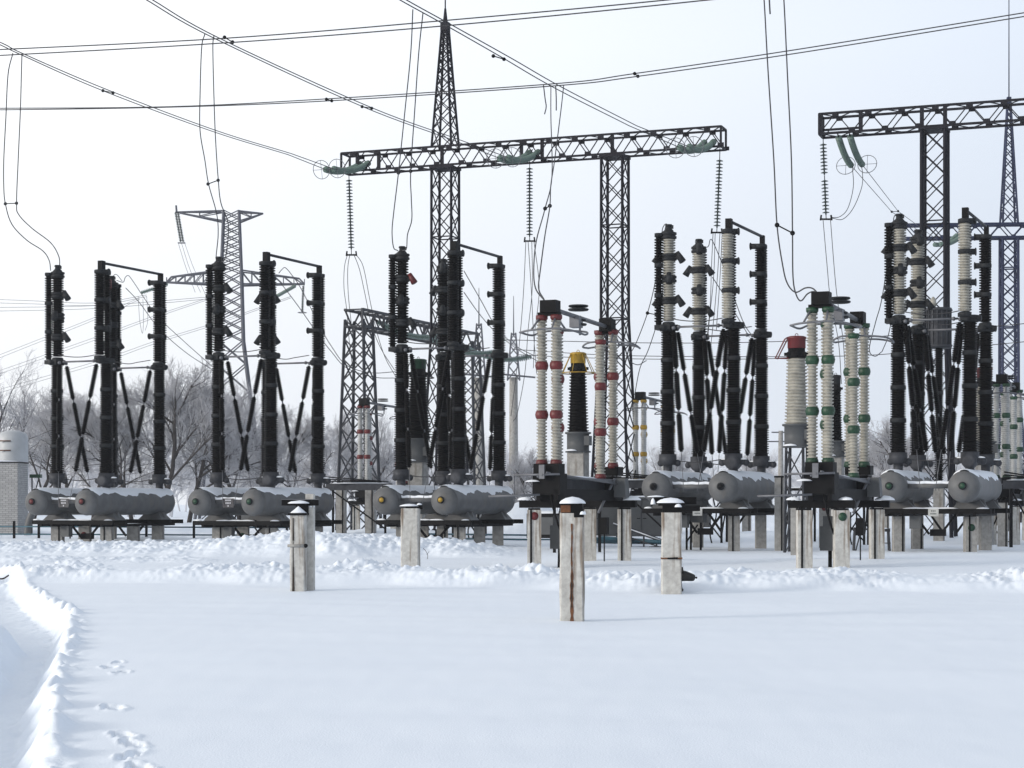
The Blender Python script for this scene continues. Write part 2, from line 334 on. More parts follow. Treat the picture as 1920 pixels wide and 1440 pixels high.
def make_breaker(label, loc, hub, dz, ztop, light, mids, dot=None, sign=None, postmat='concrete_grey', pw=.36, red_ear=False, seed=0):
    t = thing('air_circuit_breaker', label, 'circuit breaker', (loc[0], loc[1], 0), R22, 'air circuit breakers in a row')
    zt = 1.66+dz; zb = 2.80+dz; zj = 7.12+dz*.85; r = .5
    # tanks
    for x in (-CW, 0.0):
        b = one('tank_paint'); y0, y1 = -1.32, CL+.92; prof = []
        for i in range(8): a = i/7*math.pi/2; prof.append((.30-.30*math.cos(a), max(.01, r*math.sin(a))))
        prof += [(.30, r), (.33, r*1.012), (.36, r)]; L = y1-y0
        prof += [(L-.36, r), (L-.33, r*1.012), (L-.30, r)]
        for i in range(8): a = i/7*math.pi/2; prof.append((L-.30+.30*math.sin(a), max(.01, r*math.cos(a))))
        b.lathe((x, y0-.28, zt), (x, y0+1, zt), prof, 32)
        for yy in (.2, CL-.35):
            b.box((x, yy, zt-.47), (1.10, .74, .46), 0, .30); b.box((x, yy, zt-.55), (1.02, .10, .30), 0, .85)
        tk = b.build('tank', t)
        h = one('flange_grey'); h.lathe((x, y0-.33, zt+.03), (x, y0, zt+.03), [(0, .125), (.05, .13), (.09, .11)], 16)
        hb = h.build('hatch', tk); c = one(hub); c.lathe((x, y0-.355, zt+.03), (x, y0, zt+.03), [(0, .085), (.03, .09)], 14); c.build('hatch_cover', hb)
        s = one('snow_cap'); snow_strip(s, x, y0-.02, y1-.2, zt, r, .86 if x else .92, seed+int(x*3), .075); s.build('snow_layer', tk)
    # pipe between the tanks
    b = one('tank_paint'); b.tube((-CW+.40, -.95, zt+.03), (-.40, -.95, zt+.03), .085, n=10); p = b.build('cross_pipe', t)
    s = one('snow_cap'); pts = [(-CW+.36+i*(CW-.72)/10, -.95, zt+.135+(.06 if i in (0, 10) else 0)+.012*math.sin(i*2.1+seed)) for i in range(11)]; s.path(smooth_pts(pts, 3), .055, 8); s.build('snow_layer', p)
    # support frame
    b = one('dark_steel'); zf = zt-.78
    for yy in (-.62, .25, CL-.35, CL+.55): b.bar((-CW-.7, yy, zf), (.75, yy, zf), .12, .16)
    for x in (-CW-.25, -CW+.25, -.25, .25): b.bar((x, -.72, zf-.12), (x, CL+.7, zf-.12), .09, .09)
    b.bar((-CW+.3, .2, zf), (-.3, CL-.3, zf), .08); b.bar((-.3, .2, zf), (-CW+.3, CL-.3, zf), .08)
    b.build('support_frame', t)
    s = one('snow_cap')
    for x in (-CW*.5-.5, -CW*.5, -CW*.5+.5): s.dome((x, -.62, zf+.083), .38, .07, .05, 10, .3, seed+int(x*10))
    s.dome((.5, -.62, zf+.083), .18, .07, .05, 10, .2, seed); s.dome((-CW-.5, -.62, zf+.083), .16, .07, .06, 10, .2, seed+3); s.build('snow_layer', t)
    b = one('dark_steel'); m = -CW*.5
    for dx in (-.75, .75):
        for yy, k in ((.25, .25), (CL-.35, .3)): b = one('dark_steel'); b.bar((m+dx, yy, zf), (m+dx*k, yy, zf-.6-dz*.3), .07); b.build('brace', t)
    b = one('dark_steel'); b.box((m+.1, .25, zf-.55-dz*.3), (.5, .2, .22)); b.build('control_box', t)
    b = one('cabinet_grey'); b.box((m-.55, -.2, zf-.36), (.36, .26, .42)); b.build('control_box', t)
    # concrete posts
    spots = [(-CW, .05), (0.0, .05), (-CW, CL-.1), (0.0, CL-.1)]+([(-CW, CL*.5), (0.0, CL*.5)] if mids else [])
    for i, (x, y) in enumerate(spots):
        b = one(postmat); hgt = zf-.175; b.box((0, 0, hgt/2-.2), (pw, pw, hgt+.4)); b.m('dark_steel').box((0, 0, hgt+.0), (pw*.9, pw*.9, .03))
        if i in (0, 1, 2): b.box((.10 if i != 1 else -.06, -pw/2-.012, hgt/2), (.05, .02, hgt+.1))
        po = b.build('support_post', t); po.location = (x, y, 0); po.rotation_euler = (0, 0, -R22)
        if dot and dot[1] == i:
            d = one(dot[0]); d.lathe((0, -pw/2-.012, hgt-.35), (0, 0, hgt-.35), [(0, .115), (.01, .115)], 18); d.build('marker_disc', po)
    # columns
    cols = {'A': (-CW, 0, 4), 'B': (0, 0, 3), 'D': (-CW, CL, 4), 'C': (0, CL, 3)}
    off = {'A': ((.03, 0), (-.27, -.17)), 'B': ((-.13, -.25), (-.13, .25)), 'D': (( .0, 0), (.05, .36)), 'C': ((0, -.10), (0, .25))}
    for key, (cx, cy, ns) in cols.items():
        # valve block on the tank
        b = one('steel_grey'); b.lathe((cx, cy, zt+r-.06), (cx, cy, zb), [(0, .20), (.06, .20), (.08, .15), (.34, .16), (.36, .30), (zb-zt-r+.06, .30)], 14)
        if key in 'BD': b.lathe((cx, cy-.34, zb-.30), (cx, cy, zb-.30), [(0, .14), (.02, .23), (.16, .25), (.5, .25)], 14)
        for dx, dy in ((.42, .05), (-.40, 0), (.1, .40)) if key in 'BCD' else ((.33, .05), (-.25, 0)): b.tube((cx, cy, zb-.24), (cx+dx, cy+dy, zb-.30), .10, .09, 8); b.ball((cx+dx, cy+dy, zb-.30), .12, 6)
        vb = b.build('valve_block', t)
        if key in 'BC': s = one('snow_cap'); s.dome((cx+.32, cy, zb-.20), .16, .10, .06, 9, .2, seed); s.dome((cx-.3, cy, zb-.20), .13, .1, .05, 9, .2, seed+1); s.build('snow_layer', vb)
        # lower support insulator
        b = MB(); stack(b, (cx, cy, zb), (cx, cy, zj), 4, .212, .270, 'porcelain_black', r_end=.86, pitch=.076); b.build('support_insulator', t)
        # interrupter head and capacitor
        (mx, my), (kx, ky) = off[key]; z0 = zj+.22; zt2 = ztop
        b = one('flange_grey'); b.box((cx+(mx+kx)/2, cy+(my+ky)/2, zj+.06), (.24+abs(mx-kx), .24+abs(my-ky), .16)); b.lathe((cx, cy, zj-.06), (cx, cy, zj+1), [(0, .28), (.06, .28), (.07, .24), (.13, .24), (.14, .28), (.22, .28)], 14); b.lathe((cx+mx, cy+my, zj+.1), (cx+mx, cy+my, 99), [(0, .22), (.12, .22), (.15, .17)], 12)
        for dx, dy in ((.36, -.05), (-.1, -.36)): b.tube((cx, cy, zj+.08), (cx+dx, cy+dy, zj+.04), .09, .11, 8)
        b.build('junction_box', t)
        wm = 'porcelain_cream' if light and key in 'ABD' else 'porcelain_black'; main_r = .165 if key in 'BC' else .19
        if key in 'AD':
            b = MB(); lv = [z0+(zt2-z0)*i/ns for i in range(ns+1)]
            for i in range(ns):
                b.m(wm); b.lathe((cx+mx, cy+my, lv[i]+.07), (cx+mx, cy+my, 99), shed_prof(lv[i+1]-lv[i]-.14, main_r*.86, main_r*1.24, .088, .03), 14)
            ic = b.build('interrupter', t)
            for i in range(1, ns+1):
                z = lv[i]; b = one('flange_grey'); b.lathe((cx+mx, cy+my, z-.09), (cx+mx, cy+my, 99), [(-.03, .20), (.0, .275), (.07, .275), (.08, .24), (.12, .24), (.13, .275), (.20, .275), (.22, .20)], 14)
                if i == ns: b.lathe((cx+mx, cy+my, z+.10), (cx+mx, cy+my, 99), [(0, .19), (.08, .17), (.14, .11), (.22, .10), (.23, .13), (.29, .12)], 10); b.box((cx+mx+.06, cy+my, z+.30), (.20, .08, .12)); b.tube((cx+mx-.2, cy+my-.05, z+.12), (cx+mx+.05, cy+my, z+.30), .03, n=6)
                al = 0 if i % 2 else 1
                for sgn in (1, -1):
                    if key == 'A' and al == 0 and sgn < 0 and not light: continue
                    ax = V((1, 0, 0))*sgn if al == 0 else V((.35, -1, 0)).normalized()*sgn
                    if i == ns and key == 'A': continue
                    c0 = V((cx+mx, cy+my, z)); c1 = c0+ax*.36; b.bar(c0, c1, .16, .15)
                    if red_ear == 'D' and key == 'D' and i == ns and sgn > 0 or red_ear and red_ear == 'A' and key == 'A' and i == 3 and sgn > 0: b.m('red_paint')
                    b.tube(c1-ax*.07+UP*.17, c1+ax*.14-UP*.16, .085, .125, 10); b.m('flange_grey')
                b.build('flange', ic)
        else:
            b = MB(); lv = [z0+(zt2-z0)*i/ns for i in range(ns+1)]
            for i in range(ns):
                b.m(wm); b.lathe((cx+mx, cy+my, lv[i]+.06), (cx+mx, cy+my, 99), shed_prof(lv[i+1]-lv[i]-.12, main_r*.86, main_r*1.26, .088, .03), 14)
            ic = b.build('interrupter', t); sg = 1 if key == 'B' else -1
            for i in range(1, ns+1):
                z = lv[i]; b = one('flange_grey'); b.lathe((cx+mx, cy+my, z-.08), (cx+mx, cy+my, 99), [(0, .17), (.02, .215), (.14, .215), (.16, .17)], 14)
                e1 = V((cx+mx+sg*.32, cy+my+.12*sg, z)); b.tube((cx+mx, cy+my, z), e1, .10, .10, 10); b.tube(e1, e1+V((sg*.03, 0, 0)), .13, n=10); b.box((cx+(mx+kx)/2, cy+(my+ky)/2, z), (.2+abs(mx-kx), .2+abs(my-ky), .13)); b.build('flange', ic)
        b = MB(); stack(b, (cx+kx, cy+ky, z0-.06), (cx+kx, cy+ky, ztop-(.0 if key in 'BC' else .02)), 3, .095, .155, 'porcelain_black', pitch=.088, n=10); b.m('flange_grey').lathe((cx+kx, cy+ky, ztop-.04), (cx+kx, cy+ky, 99), [(0, .15), (.12, .15)], 10)
        b.bar((cx+kx, cy+ky, ztop+.0), (cx+mx, cy+my, ztop+.0), .10, .10); b.build('grading_capacitor', t)
        # two raking tie insulators
        sx = 1 if cx < -1 else -1
        for sy in (1, -1):
            p0 = V((cx+sx*.27, cy+sy*.22, zj+.02)); p1 = V((cx+sx*.76, cy+sy*.95, zb+.06)); a = (p1-p0).normalized()
            b = one('pipe_metal'); b.tube((cx+sx*.12, cy+sy*.1, zj+.08), p0, .03, n=6); b.ball(p0, .07, 6)
            q0 = p0+a*.10; L = (p1-q0).length; sl = (L-.24)/3
            for i in range(3):
                q = q0+a*(i*(sl+.12)); b.m('porcelain_black'); b.lathe(q, q+a, shed_prof(sl, .066, .106, .07, .05, .06), 9)
                if i < 2: b.m('pipe_metal'); b.tube(q+a*sl, q+a*(sl+.12), .028, n=6)
            b.m('pipe_metal'); b.tube(p1, p1+a*1.35, .012, n=5); b.build('tie_insulator', t)
    # bars between the heads
    b = one('pipe_metal'); b.tube((-CW+.3, -.1, zj+.06), (-.35, -.1, zj+.06), .035, n=8); b.ball((-CW+.42, -.1, zj+.06), .07, 6); b.ball((-.5, -.1, zj+.06), .07, 6); b.build('spacer_bar', t); b = one('pipe_metal')
    b.tube((-CW+.3, CL-.1, zj+.06), (-.35, CL-.1, zj+.06), .035, n=8); b.ball((-.5, CL-.1, zj+.06), .07, 6); b.build('spacer_bar', t)
    for q in (sag((-CW+.2, -.2, zj+.34), (-.3, -.2, zj+.30), .10), smooth_pts([(-CW+.2, CL-.2, zj+.34), (-CW*.6, CL-.2, zj+.22), (-CW*.4, CL-.2, zj+.27), (-.3, CL-.2, zj+.34)]), sag((-CW+.2, .1, zb-.2), (-.3, .1, zb-.15), .10), sag((-CW+.2, CL+.1, zb-.2), (-.3, CL+.1, zb-.15), .12)):
        b = one('wire_metal'); b.path(q, .017, 5); b.build('link_cable', t)
    b = one('steel_grey'); pB = V((-.10, -.1, ztop+.36)); pC = V((.02, CL+.05, ztop+.36)); b.tube(pB, pC, .052, n=10)
    b.m('dark_steel'); b.box((-.12, -.14, ztop+.26), (.20, .24, .36)); b.box((.02, CL+.05, ztop+.24), (.15, .2, .32)); b.build('top_bar', t)
    if sign == 'dark':
        b = one('sign_dark'); xs = -CW*.52; b.box((xs, -1.10, zt-.02), (.46, .02, .34)); sg = b.build('name_plate', t); d = one('lettering_white'); rnd = random.Random(seed)
        for row, (w, n) in enumerate(((.26, 5), (.24, 4), (.07, 1))):
            for k in range(n): d.box((xs-w/2+w*(k+.5)/n, -1.114, zt+.08-row*.105), (w/n*.62, .006, .055))
        d.build('lettering', sg)
    if sign == 'pale':
        b = one('sign_pale'); xs = -CW*.5+.1; b.box((xs, -.70, zf-.04), (.33, .02, .24)); sg = b.build('name_plate', t); d = one('lettering_black')
        for row, (w, n) in enumerate(((.16, 3), (.20, 5))):
            for k in range(n): d.box((xs-w/2+w*(k+.5)/n, -.714, zf+.01-row*.09), (w/n*.6, .006, .04))
        d.build('lettering', sg)
    return t
BR = [(-15.81, 71.7), (-9.06, 69.2), (-1.90, 66.2), (7.43, 61.7), (14.78, 59.4)]
make_breaker('black porcelain air breaker at the far left, red hubs on its grey tanks', BR[0], 'red_paint', 0, 10.62, False, True, ('red_paint', 4), 'dark', pw=.44, red_ear='D', seed=1)
make_breaker('black porcelain air breaker with dark green hubs on its snowy grey tanks', BR[1], 'green_paint', 0, 10.62, False, True, ('green_paint', 4), 'dark', pw=.44, seed=2)
make_breaker('black porcelain air breaker with yellow hubs on its grey tanks', BR[2], 'yellow_paint', .06, 10.60, False, True, None, None, pw=.42, red_ear='A', seed=3)
make_breaker('cream and black air breaker with dull red hubs, beside the yellow marked post', BR[3], 'dark_steel', .5, 10.72, True, False, None, 'pale', seed=4)
make_breaker('cream and black air breaker with green hubs at the right edge', BR[4], 'green_paint', .5, 10.72, True, False, ('green_paint', 1), 'pale', seed=5)

# ------------------------------------------------------------------ disconnectors
def make_disconnector(label, loc, paint, marks=True, far=False, rz=R22):
    t = thing('disconnector', label, 'disconnector', (loc[0], loc[1], 0), rz, 'column disconnectors')
    L = 4.3; zb = 2.62; H = 3.62
    # posts and frame
    for i, (x, y) in enumerate(((-.36, -.05), (.52, -.05), (-.46, L), (.52, L))):
        b = one('concrete'); b.box((0, 0, .62), (.34, .34, 1.74)); b.m('dark_steel').box((0, 0, 1.51), (.30, .30, .05)); b.box((-.08, -.182, .7), (.045, .02, 1.6)) if i in (0, 3) else None; po = b.build('support_post', t); po.location = (x, y, 0); po.rotation_euler = (0, 0, -rz)
        if marks and i == marks-1:
            d = one(paint); d.lathe((.0, -.185, 1.34), (0, 0, 1.34), [(0, .10), (.01, .10)], 18); d.build('marker_disc', po)
    b = one('dark_steel'); b.bar((-.75, 0, 1.63), (.85, 0, 1.63), .16, .18); b.bar((-.75, L, 1.63), (.85, L, 1.63), .16, .18)
    for x in (-.16, .30): b.bar((x, -.3, 1.86), (x, L+.3, 1.86), .10, .28)
    b.box((.05, -.05, 2.12), (.72, .5, .52)); b.box((.05, L, 2.12), (.60, .5, .50)); b.box((.05, -.1, 2.50), (.66, .44, .24)); b.box((.05, L+.1, 2.50), (.66, .44, .24))
    b.m('cabinet_grey').box((.50, L-.2, 2.06), (.36, .36, .50), 0, .8); b.m('steel_grey').bar((.02, .3, 2.10), (.02, L-.3, 2.10), .08, .40); b.build('base_frame', t)
    s = one('snow_cap'); s.dome((-.3, -.35, 2.18), .22, .1, .05, 10, .2, 3); s.dome((.62, -.02, 1.73), .16, .10, .08, 10, .2, 5); s.dome((.72, L, 1.73), .24, .16, .12, 10, .2, 6); s.dome((.02, L*.5, 2.30), .07, 1.2, .05, 12, .3, 8); s.dome((-.62, -.02, 1.73), .18, .12, .08, 10, .2, 9); s.build('snow_layer', t)
    # operating rods
    b = one('pipe_metal')
    for k in (0, 1, 2): b.tube((-.1+.12*k, -.5, 2.30+.05*k), (.36+.03*k, L-.4, 2.26-.05*k), .026, n=6)
    b.tube((-.75, -.4, 2.34), (.45, -.45, 2.36), .03, n=6); b.tube((-.75, -.4, 2.34), (-.75, -.4, 1.7), .018, n=6); b.tube((-1.35, -.6, 1.82), (-.1, -.35, 1.86), .03, n=6)
    b.box((.0, -.46, 2.42), (.14, .06, .34)); b.tube((.42, L-.5, 2.3), (.1, L-.9, 1.4), .035, n=6); b.tube((.18, 1.5, 2.0), (.18, 1.5, .95), .045, n=6); b.build('operating_rod', t)
    # drive boxes and cable
    b = one('cabinet_grey'); b.box((.14, .35, 1.18), (.24, .2, .34)); b.box((.10, .35, .82), (.30, .26, .58)); db = b.build('drive_box', t)
    b = one('dark_steel'); b.tube((.18, .3, .55), (.20, .2, -.1), .045, n=6); b.build('cable', t); b = one('dark_steel'); b.box((.30, L-1.0, 1.06), (.2, .2, .44)); b.tube((.30, L-1.0, .9), (.30, L-1.0, -.1), .018, n=5); b.build('drive_box', t); b = one('dark_steel')
    b.path(smooth_pts([(.1, 0, 2.2), (.16, -.2, 1.7), (.30, -.1, 1.1), (.42, .1, .6), (.32, .2, .18), (.2, .2, .12)]), .025, 6); b.build('cable', t)
    # insulator columns: two level ones and a lower inner one at each end
    def column(x, y, z0, h):
        b = MB(); sl = h/3
        for i in range(3):
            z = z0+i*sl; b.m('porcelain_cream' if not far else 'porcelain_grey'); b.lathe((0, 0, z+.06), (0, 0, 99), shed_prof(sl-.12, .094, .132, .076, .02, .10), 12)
        co = b.build('insulator_column', t); co.location = (x, y, 0)
        for i in range(4):
            z = z0+i*sl; f = one(paint)
            if i in (1, 2): f.lathe((0, 0, z-.13), (0, 0, 99), [(0, .10), (.05, .15), (.13, .168), (.21, .15), (.26, .10)], 12)
            elif i == 0: f.lathe((0, 0, z-.04), (0, 0, 99), [(0, .15), (.08, .15), (.16, .12)], 12)
            else: f.lathe((0, 0, z-.11), (0, 0, 99), [(0, .11), (.06, .15), (.14, .15)], 12)
            f.build('painted_flange', co)
    for y, s in ((0, 1), (L, -1)):
        column(-.18, y, zb, H); column(.20, y, zb, H); column(.04, y+s*.55, zb-.30, H)
        # corona shield tube
        zt = zb+H-.42; b = one('pipe_metal'); e = -s
        pts = [(-.62, y+e*.35, zt+.02), (-.30, y+e*.42, zt+.06), (.35, y+e*.42, zt+.08), (.75, y+e*.3, zt+.02), (.95, y+e*.0, zt-.06), (.85, y+s*.35, zt+.04), (.3, y+s*.45, zt+.1), (-.3, y+s*.45, zt+.1), (-.55, y+s*.3, zt+.0)]
        b.path(smooth_pts(pts+[pts[0]], 4)[:-1], .026, 7, True)
        b.tube((-.30, y+e*.42, zt+.06), (-.18, y, zb+H+.04), .026, n=6); b.tube((.24, y+e*.42, zt+.08), (.2, y, zb+H+.04), .026, n=6); b.tube((.3, y+s*.45, zt+.1), (.2, y, zb+H), .026, n=6); b.build('corona_shield', t)
    zc = zb+H+.22; b = one('dark_steel'); b.box((.04, 0, zc+.02), (.42, .34, .30)); b.box((.02, 0, zc-.16), (.55, .2, .08)); b.build('terminal_head', t); b = one('dark_steel'); b.box((.04, L, zc-.06), (.34, .40, .34)); b.box((.02, L, zc-.26), (.55, .2, .08)); b.build('terminal_head', t)
    b = one('pipe_metal'); b.tube((.04, .15, zc-.02), (.04, L-.2, zc-.10), .06, n=8); b.box((.06, L*.42, zc-.20), (.26, .3, .28)); b.tube((.04, L*.5, zc), (.04, L*.5, zc-.5), .03, n=6); b.build('contact_arm', t)
    b = one('flange_grey')
    for z, r in ((zc+.20, .26), (zc+.11, .27), (zc-.16, .20), (zc-.27, .22)): b.lathe((.06, L*.46, z), (.06, L*.46, 99), [(0, r*.9), (.025, r), (.05, r*.95)], 20)
    b.build('grading_disc', t); return t
make_disconnector('red jointed cream disconnector standing behind the nearest rusty post', (.90, 45.2), 'red_paint', 1)
make_disconnector('green jointed cream disconnector with a green disc on its front post', (7.26, 43.4), 'green_paint', 2)
make_disconnector('distant grey disconnector with red joints under the low gantry', (-7.10, 88), 'red_paint', 0, True)
make_disconnector('distant grey disconnector with yellow joints behind the lattice leg', (5.75, 83), 'yellow_paint', 0, True)
make_disconnector('distant grey disconnector with green joints at the right edge', (19.0, 71.5), 'green_paint', 1, True)

# ------------------------------------------------------------------ instrument transformers
def make_transformer(label, loc, base_z, z1, z2, r1, r2, pm, cap, ring, leg='concrete_grey', hz=0.0):
    t = thing('instrument_transformer', label, 'transformer', (loc[0], loc[1], 0), R22, 'oil filled instrument transformers')
    b = one('steel_grey') if leg != 'concrete_grey' else one('concrete_grey')
    if leg == 'concrete_grey': b.box((0, 0, (base_z-.15)/2), (.62, .62, base_z-.15+.4))
    else:
        for sx in (-1, 1):
            for sy in (-1, 1): b.bar((sx*.32, sy*.32, -.2), (sx*.28, sy*.28, base_z), .07)
        for k in range(3):
            za, zb_ = base_z*k/3, base_z*(k+1)/3
            for sx in (-1, 1): b.bar((sx*.32, -.32, za), (-sx*.3, -.31, zb_), .04); b.bar((sx*.31, -.32, za), (sx*.3, .31, zb_), .04)
    b.build('pedestal', t)
    b = one('cabinet_grey'); b.lathe((0, 0, base_z), (0, 0, 99), [(0, .46), (.05, .46), (.06, .40), (z1-base_z-.08, .40), (z1-base_z-.06, .47), (z1-base_z, .47)], 18); b.box((.40, -.1, base_z+.42), (.22, .3, .34)); b.build('oil_tank', t)
    s = one('snow_cap'); s.dome((-.1, -.44, base_z+.05), .24, .10, .07, 10, .2, 4); s.build('snow_layer', t)
    b = one(pm); L = z2-z1; n = int(L/.105); p = L/n; pr = [(0, r1)]
    for i in range(n):
        z = i*p; rr = r1+(r2-r1)*(i/n)**.8; pr += [(z+.1*p, rr*.96), (z+.35*p, rr*1.17), (z+.62*p, rr*1.17), (z+.70*p, rr*.96)]
    b.lathe((0, 0, z1), (0, 0, 99), pr+[(L, r2)], 18); b.build('insulator', t)
    b = one('dark_steel'); b.lathe((0, 0, z2), (0, 0, 99), [(0, r2*1.1), (.06, r2*1.2), (.20, r2*1.15), (.22, r2), (.34, r2)], 16)
    for k in range(8): a = k*math.pi/4+.2; b.box((math.cos(a)*r2*1.25, math.sin(a)*r2*1.25, z2+.14), (.09, .09, .10))
    b.build('clamp_ring', t)
    b = one(cap); b.lathe((0, 0, z2+.32), (0, 0, 99), [(0, r2*1.0), (.02, r2*1.05), (.30, r2*1.05), (.32, r2*1.14), (.37, r2*1.14), (.40, r2*.9), (.42, .03)], 20)
    b.ring((0, 0, z2+.76), .05, .012, 'y', 8, 4)
    b.build('expansion_cap', t)
    if ring:
        b = one(ring); rr = .62; b.ring((0, 0, z2-.02), rr, .022, 'z', 24, 6)
        for k in range(8): a = k*math.pi/4+.1*(k % 2); b.tube((math.cos(a)*rr, math.sin(a)*rr, z2-.02), (math.cos(a)*r2*1.1, math.sin(a)*r2*1.1, z2+.66), .015, n=5)
        b.build('shield_cage', t)
    if cap == 'red_paint' and not ring:
        b = one(cap)
        for y_ in (-.18, .12): b.path([(-r2*.9, y_, z2+.68), (-r2*1.25, y_, z2+.62), (-.66, y_, z2+.02), (-.20, y_-.1, z2+.0)], .024, 6)
        b.bar((-.66, -.2, z2+.02), (-.66, .14, z2+.02), .04); b.build('shield_arm', t)
    return t
make_transformer('black insulator transformer with a yellow cap and cage', (2.37, 66, 0), 3.45, 4.18, 6.32, .34, .26, 'porcelain_black', 'yellow_paint', 'yellow_paint')
make_transformer('cream insulator transformer with a red cap on a lattice stand', (9.28, 60, 0), 3.45, 4.22, 6.36, .34, .28, 'porcelain_cream', 'red_paint', None, 'steel')
make_transformer('black insulator transformer with a dark green cap behind the yellow hubbed breaker', (-3.72, 73, 0), 3.25, 4.2, 6.62, .48, .30, 'porcelain_black', 'green_paint', 'flange_grey')
make_transformer('slim dark transformer partly hidden behind the green jointed disconnector', (13.9, 79, 0), 3.6, 4.3, 6.4, .26, .2, 'porcelain_black', 'flange_grey', None)
make_transformer('dark red capped transformer behind the breaker at the right edge', (18.1, 70.5, 0), 3.3, 4.0, 6.1, .36, .28, 'porcelain_cream', 'red_paint', None)

# ------------------------------------------------------------------ lattice structures
def lattice(b, c0, w0, c1, w1, n, leg, br, style='x', d0=None, d1=None, gus=0.0):
    c0 = V(c0); c1 = V(c1); d0 = d0 or w0; d1 = d1 or w1
    cor = lambda t, k: c0.lerp(c1, t)+V((((-1, 1, 1, -1)[k])*(w0+(w1-w0)*t)/2, ((-1, -1, 1, 1)[k])*(d0+(d1-d0)*t)/2, 0))
    for k in range(4): b.bar(cor(0, k), cor(1, k), leg)
    ts = [i/n for i in range(n+1)]
    if abs(w0-w1) > .3*max(w0, w1):       # taper: shorter panels where it is narrow
        g = (w1/w0) if w1 else .2; q = max(.25, g)**(1/n); s = [q**i for i in range(n)]; S = sum(s); ts = [0]
        for x in s: ts.append(ts[-1]+x/S)
    for i in range(n):
        for k in range(4):
            j = (k+1) % 4
            if style == 'x' or i % 2 == 0: b.bar(cor(ts[i], k), cor(ts[i+1], j), br)
            if style == 'x' or i % 2 == 1: b.bar(cor(ts[i], j), cor(ts[i+1], k), br)
            if gus and i % 4 == 0: b.bar(cor(ts[i], k), cor(ts[i], j), br*1.3)
    return cor
def truss(b, x0, x1, zb, zt, wy, npan, ch, br, gus=.22):
    for y in (-wy/2, wy/2):
        for z in (zb, zt): b.bar((x0, y, z), (x1, y, z), ch, ch)
    st = (x1-x0)/npan
    for i in range(npan):
        xa, xb = x0+i*st, x0+(i+1)*st; up = i % 2 == 0
        for y in (-wy/2, wy/2):
            b.bar((xa, y, zb if up else zt), (xb, y, zt if up else zb), br)
            b.box((xb, y+(.03 if y > 0 else -.03), (zt-gus*.3) if up else (zb+gus*.3)), (gus*1.3, .02, gus*.8))
        for z in (zb, zt): b.bar((xa, -wy/2 if up else wy/2, z), (xb, wy/2 if up else -wy/2, z), br*.9)
    for x in (x0, x1):
        for y in (-wy/2, wy/2): b.bar((x, y, zb), (x, y, zt), ch)
        for z in (zb, zt): b.bar((x, -wy/2, z), (x, wy/2, z), ch)
R20 = math.radians(-20)
g1 = thing('lattice_gantry', 'tall dark lattice gantry with a lightning mast above its beam', 'gantry', (-3.10, 85.5, 0), R20, 'lattice gantries')
ZB, ZT = 17.25, 18.12
b = one('gantry_steel'); lattice(b, (0, 0, -.3), 1.9, (0, 0, 9.6), 1.0, 7, .095, .042); lattice(b, (0, 0, 9.6), 1.0, (0, 0, ZB-.05), .98, 7, .095, .042, gus=1); b.build('leg', g1)
b = one('gantry_steel'); lattice(b, (8.22, 0, -.3), 1.9, (8.22, 0, 9.9), 1.0, 7, .095, .042); lattice(b, (8.22, 0, 9.9), 1.0, (8.22, 0, ZB-.05), .98, 7, .095, .042, gus=1); b.build('leg', g1)
b = one('gantry_steel'); truss(b, -5.1, 13.2, ZB, ZT, .95, 30, .085, .042)
for x in (-4.3, -3.2, 3.9, 4.9, 0, 8.22): b.box((x, -.40, ZB+.43), (.14, .12, .8))
for x in (0, 8.22): b.box((x, 0, ZB-.09), (1.15, 1.15, .10))
b.build('beam', g1)
b = one('gantry_steel'); lattice(b, (0, 0, ZT), .98, (0, 0, 23.6), .26, 11, .085, .04); b.box((0, 0, 23.75), (.36, .36, .4)); b.lathe((0, 0, 23.9), (0, 0, 99), [(0, .13), (.7, .05)], 8); b.tube((0, 0, 24.5), (0, 0, 30), .035, .02, 6); b.build('lightning_mast', g1)
g2 = thing('lattice_gantry', 'dark lattice gantry with its beam running out at the right edge', 'gantry', (17.9, 77.9, 0), R20, 'lattice gantries')
b = one('gantry_steel'); lattice(b, (0, 0, -.3), 1.6, (0, 0, 9.6), .98, 6, .12, .042); lattice(b, (0, 0, 9.6), .98, (0, 0, 17.45), .96, 8, .12, .042, gus=1); b.build('leg', g2)
b = one('gantry_steel'); lattice(b, (8.2, 0, -.3), 1.6, (8.2, 0, 9.6), .98, 6, .14, .05); lattice(b, (8.2, 0, 9.6), .98, (8.2, 0, 17.45), .96, 8, .14, .05, gus=1); b.build('leg', g2)
b = one('gantry_steel'); truss(b, -4.82, 13.4, 17.5, 18.35, .95, 26, .095, .042)
for x in (-4.75, -3.05, -.48, .48): b.box((x, -.44, 17.93), (.16, .14, .85))
b.box((0, 0, 17.42), (1.15, 1.15, .09)); b.box((-3.9, -.3, 17.68), (1.7, .08, .09)); b.build('beam', g2)
g3 = thing('lattice_gantry', 'distant bluish lattice gantry with a tapering mast, far right', 'gantry', (31.6, 117, 0), math.radians(-4), 'lattice gantries')
b = one('blue_steel'); lattice(b, (0, 0, -.3), 2.4, (0, 0, 9), 1.0, 8, .13, .06); lattice(b, (0, 0, 9), 1.0, (0, 0, 18.4), .95, 10, .13, .06, gus=1); b.build('leg', g3)
b = one('blue_steel'); truss(b, -7.2, 12, 18.45, 19.3, .95, 26, .13, .06); b.build('beam', g3)
b = one('blue_steel'); lattice(b, (0, 0, 19.35), .95, (0, 0, 27.4), .15, 14, .09, .05); b.tube((0, 0, 27.2), (0, 0, 36), .04, .025, 6); b.build('lightning_mast', g3)
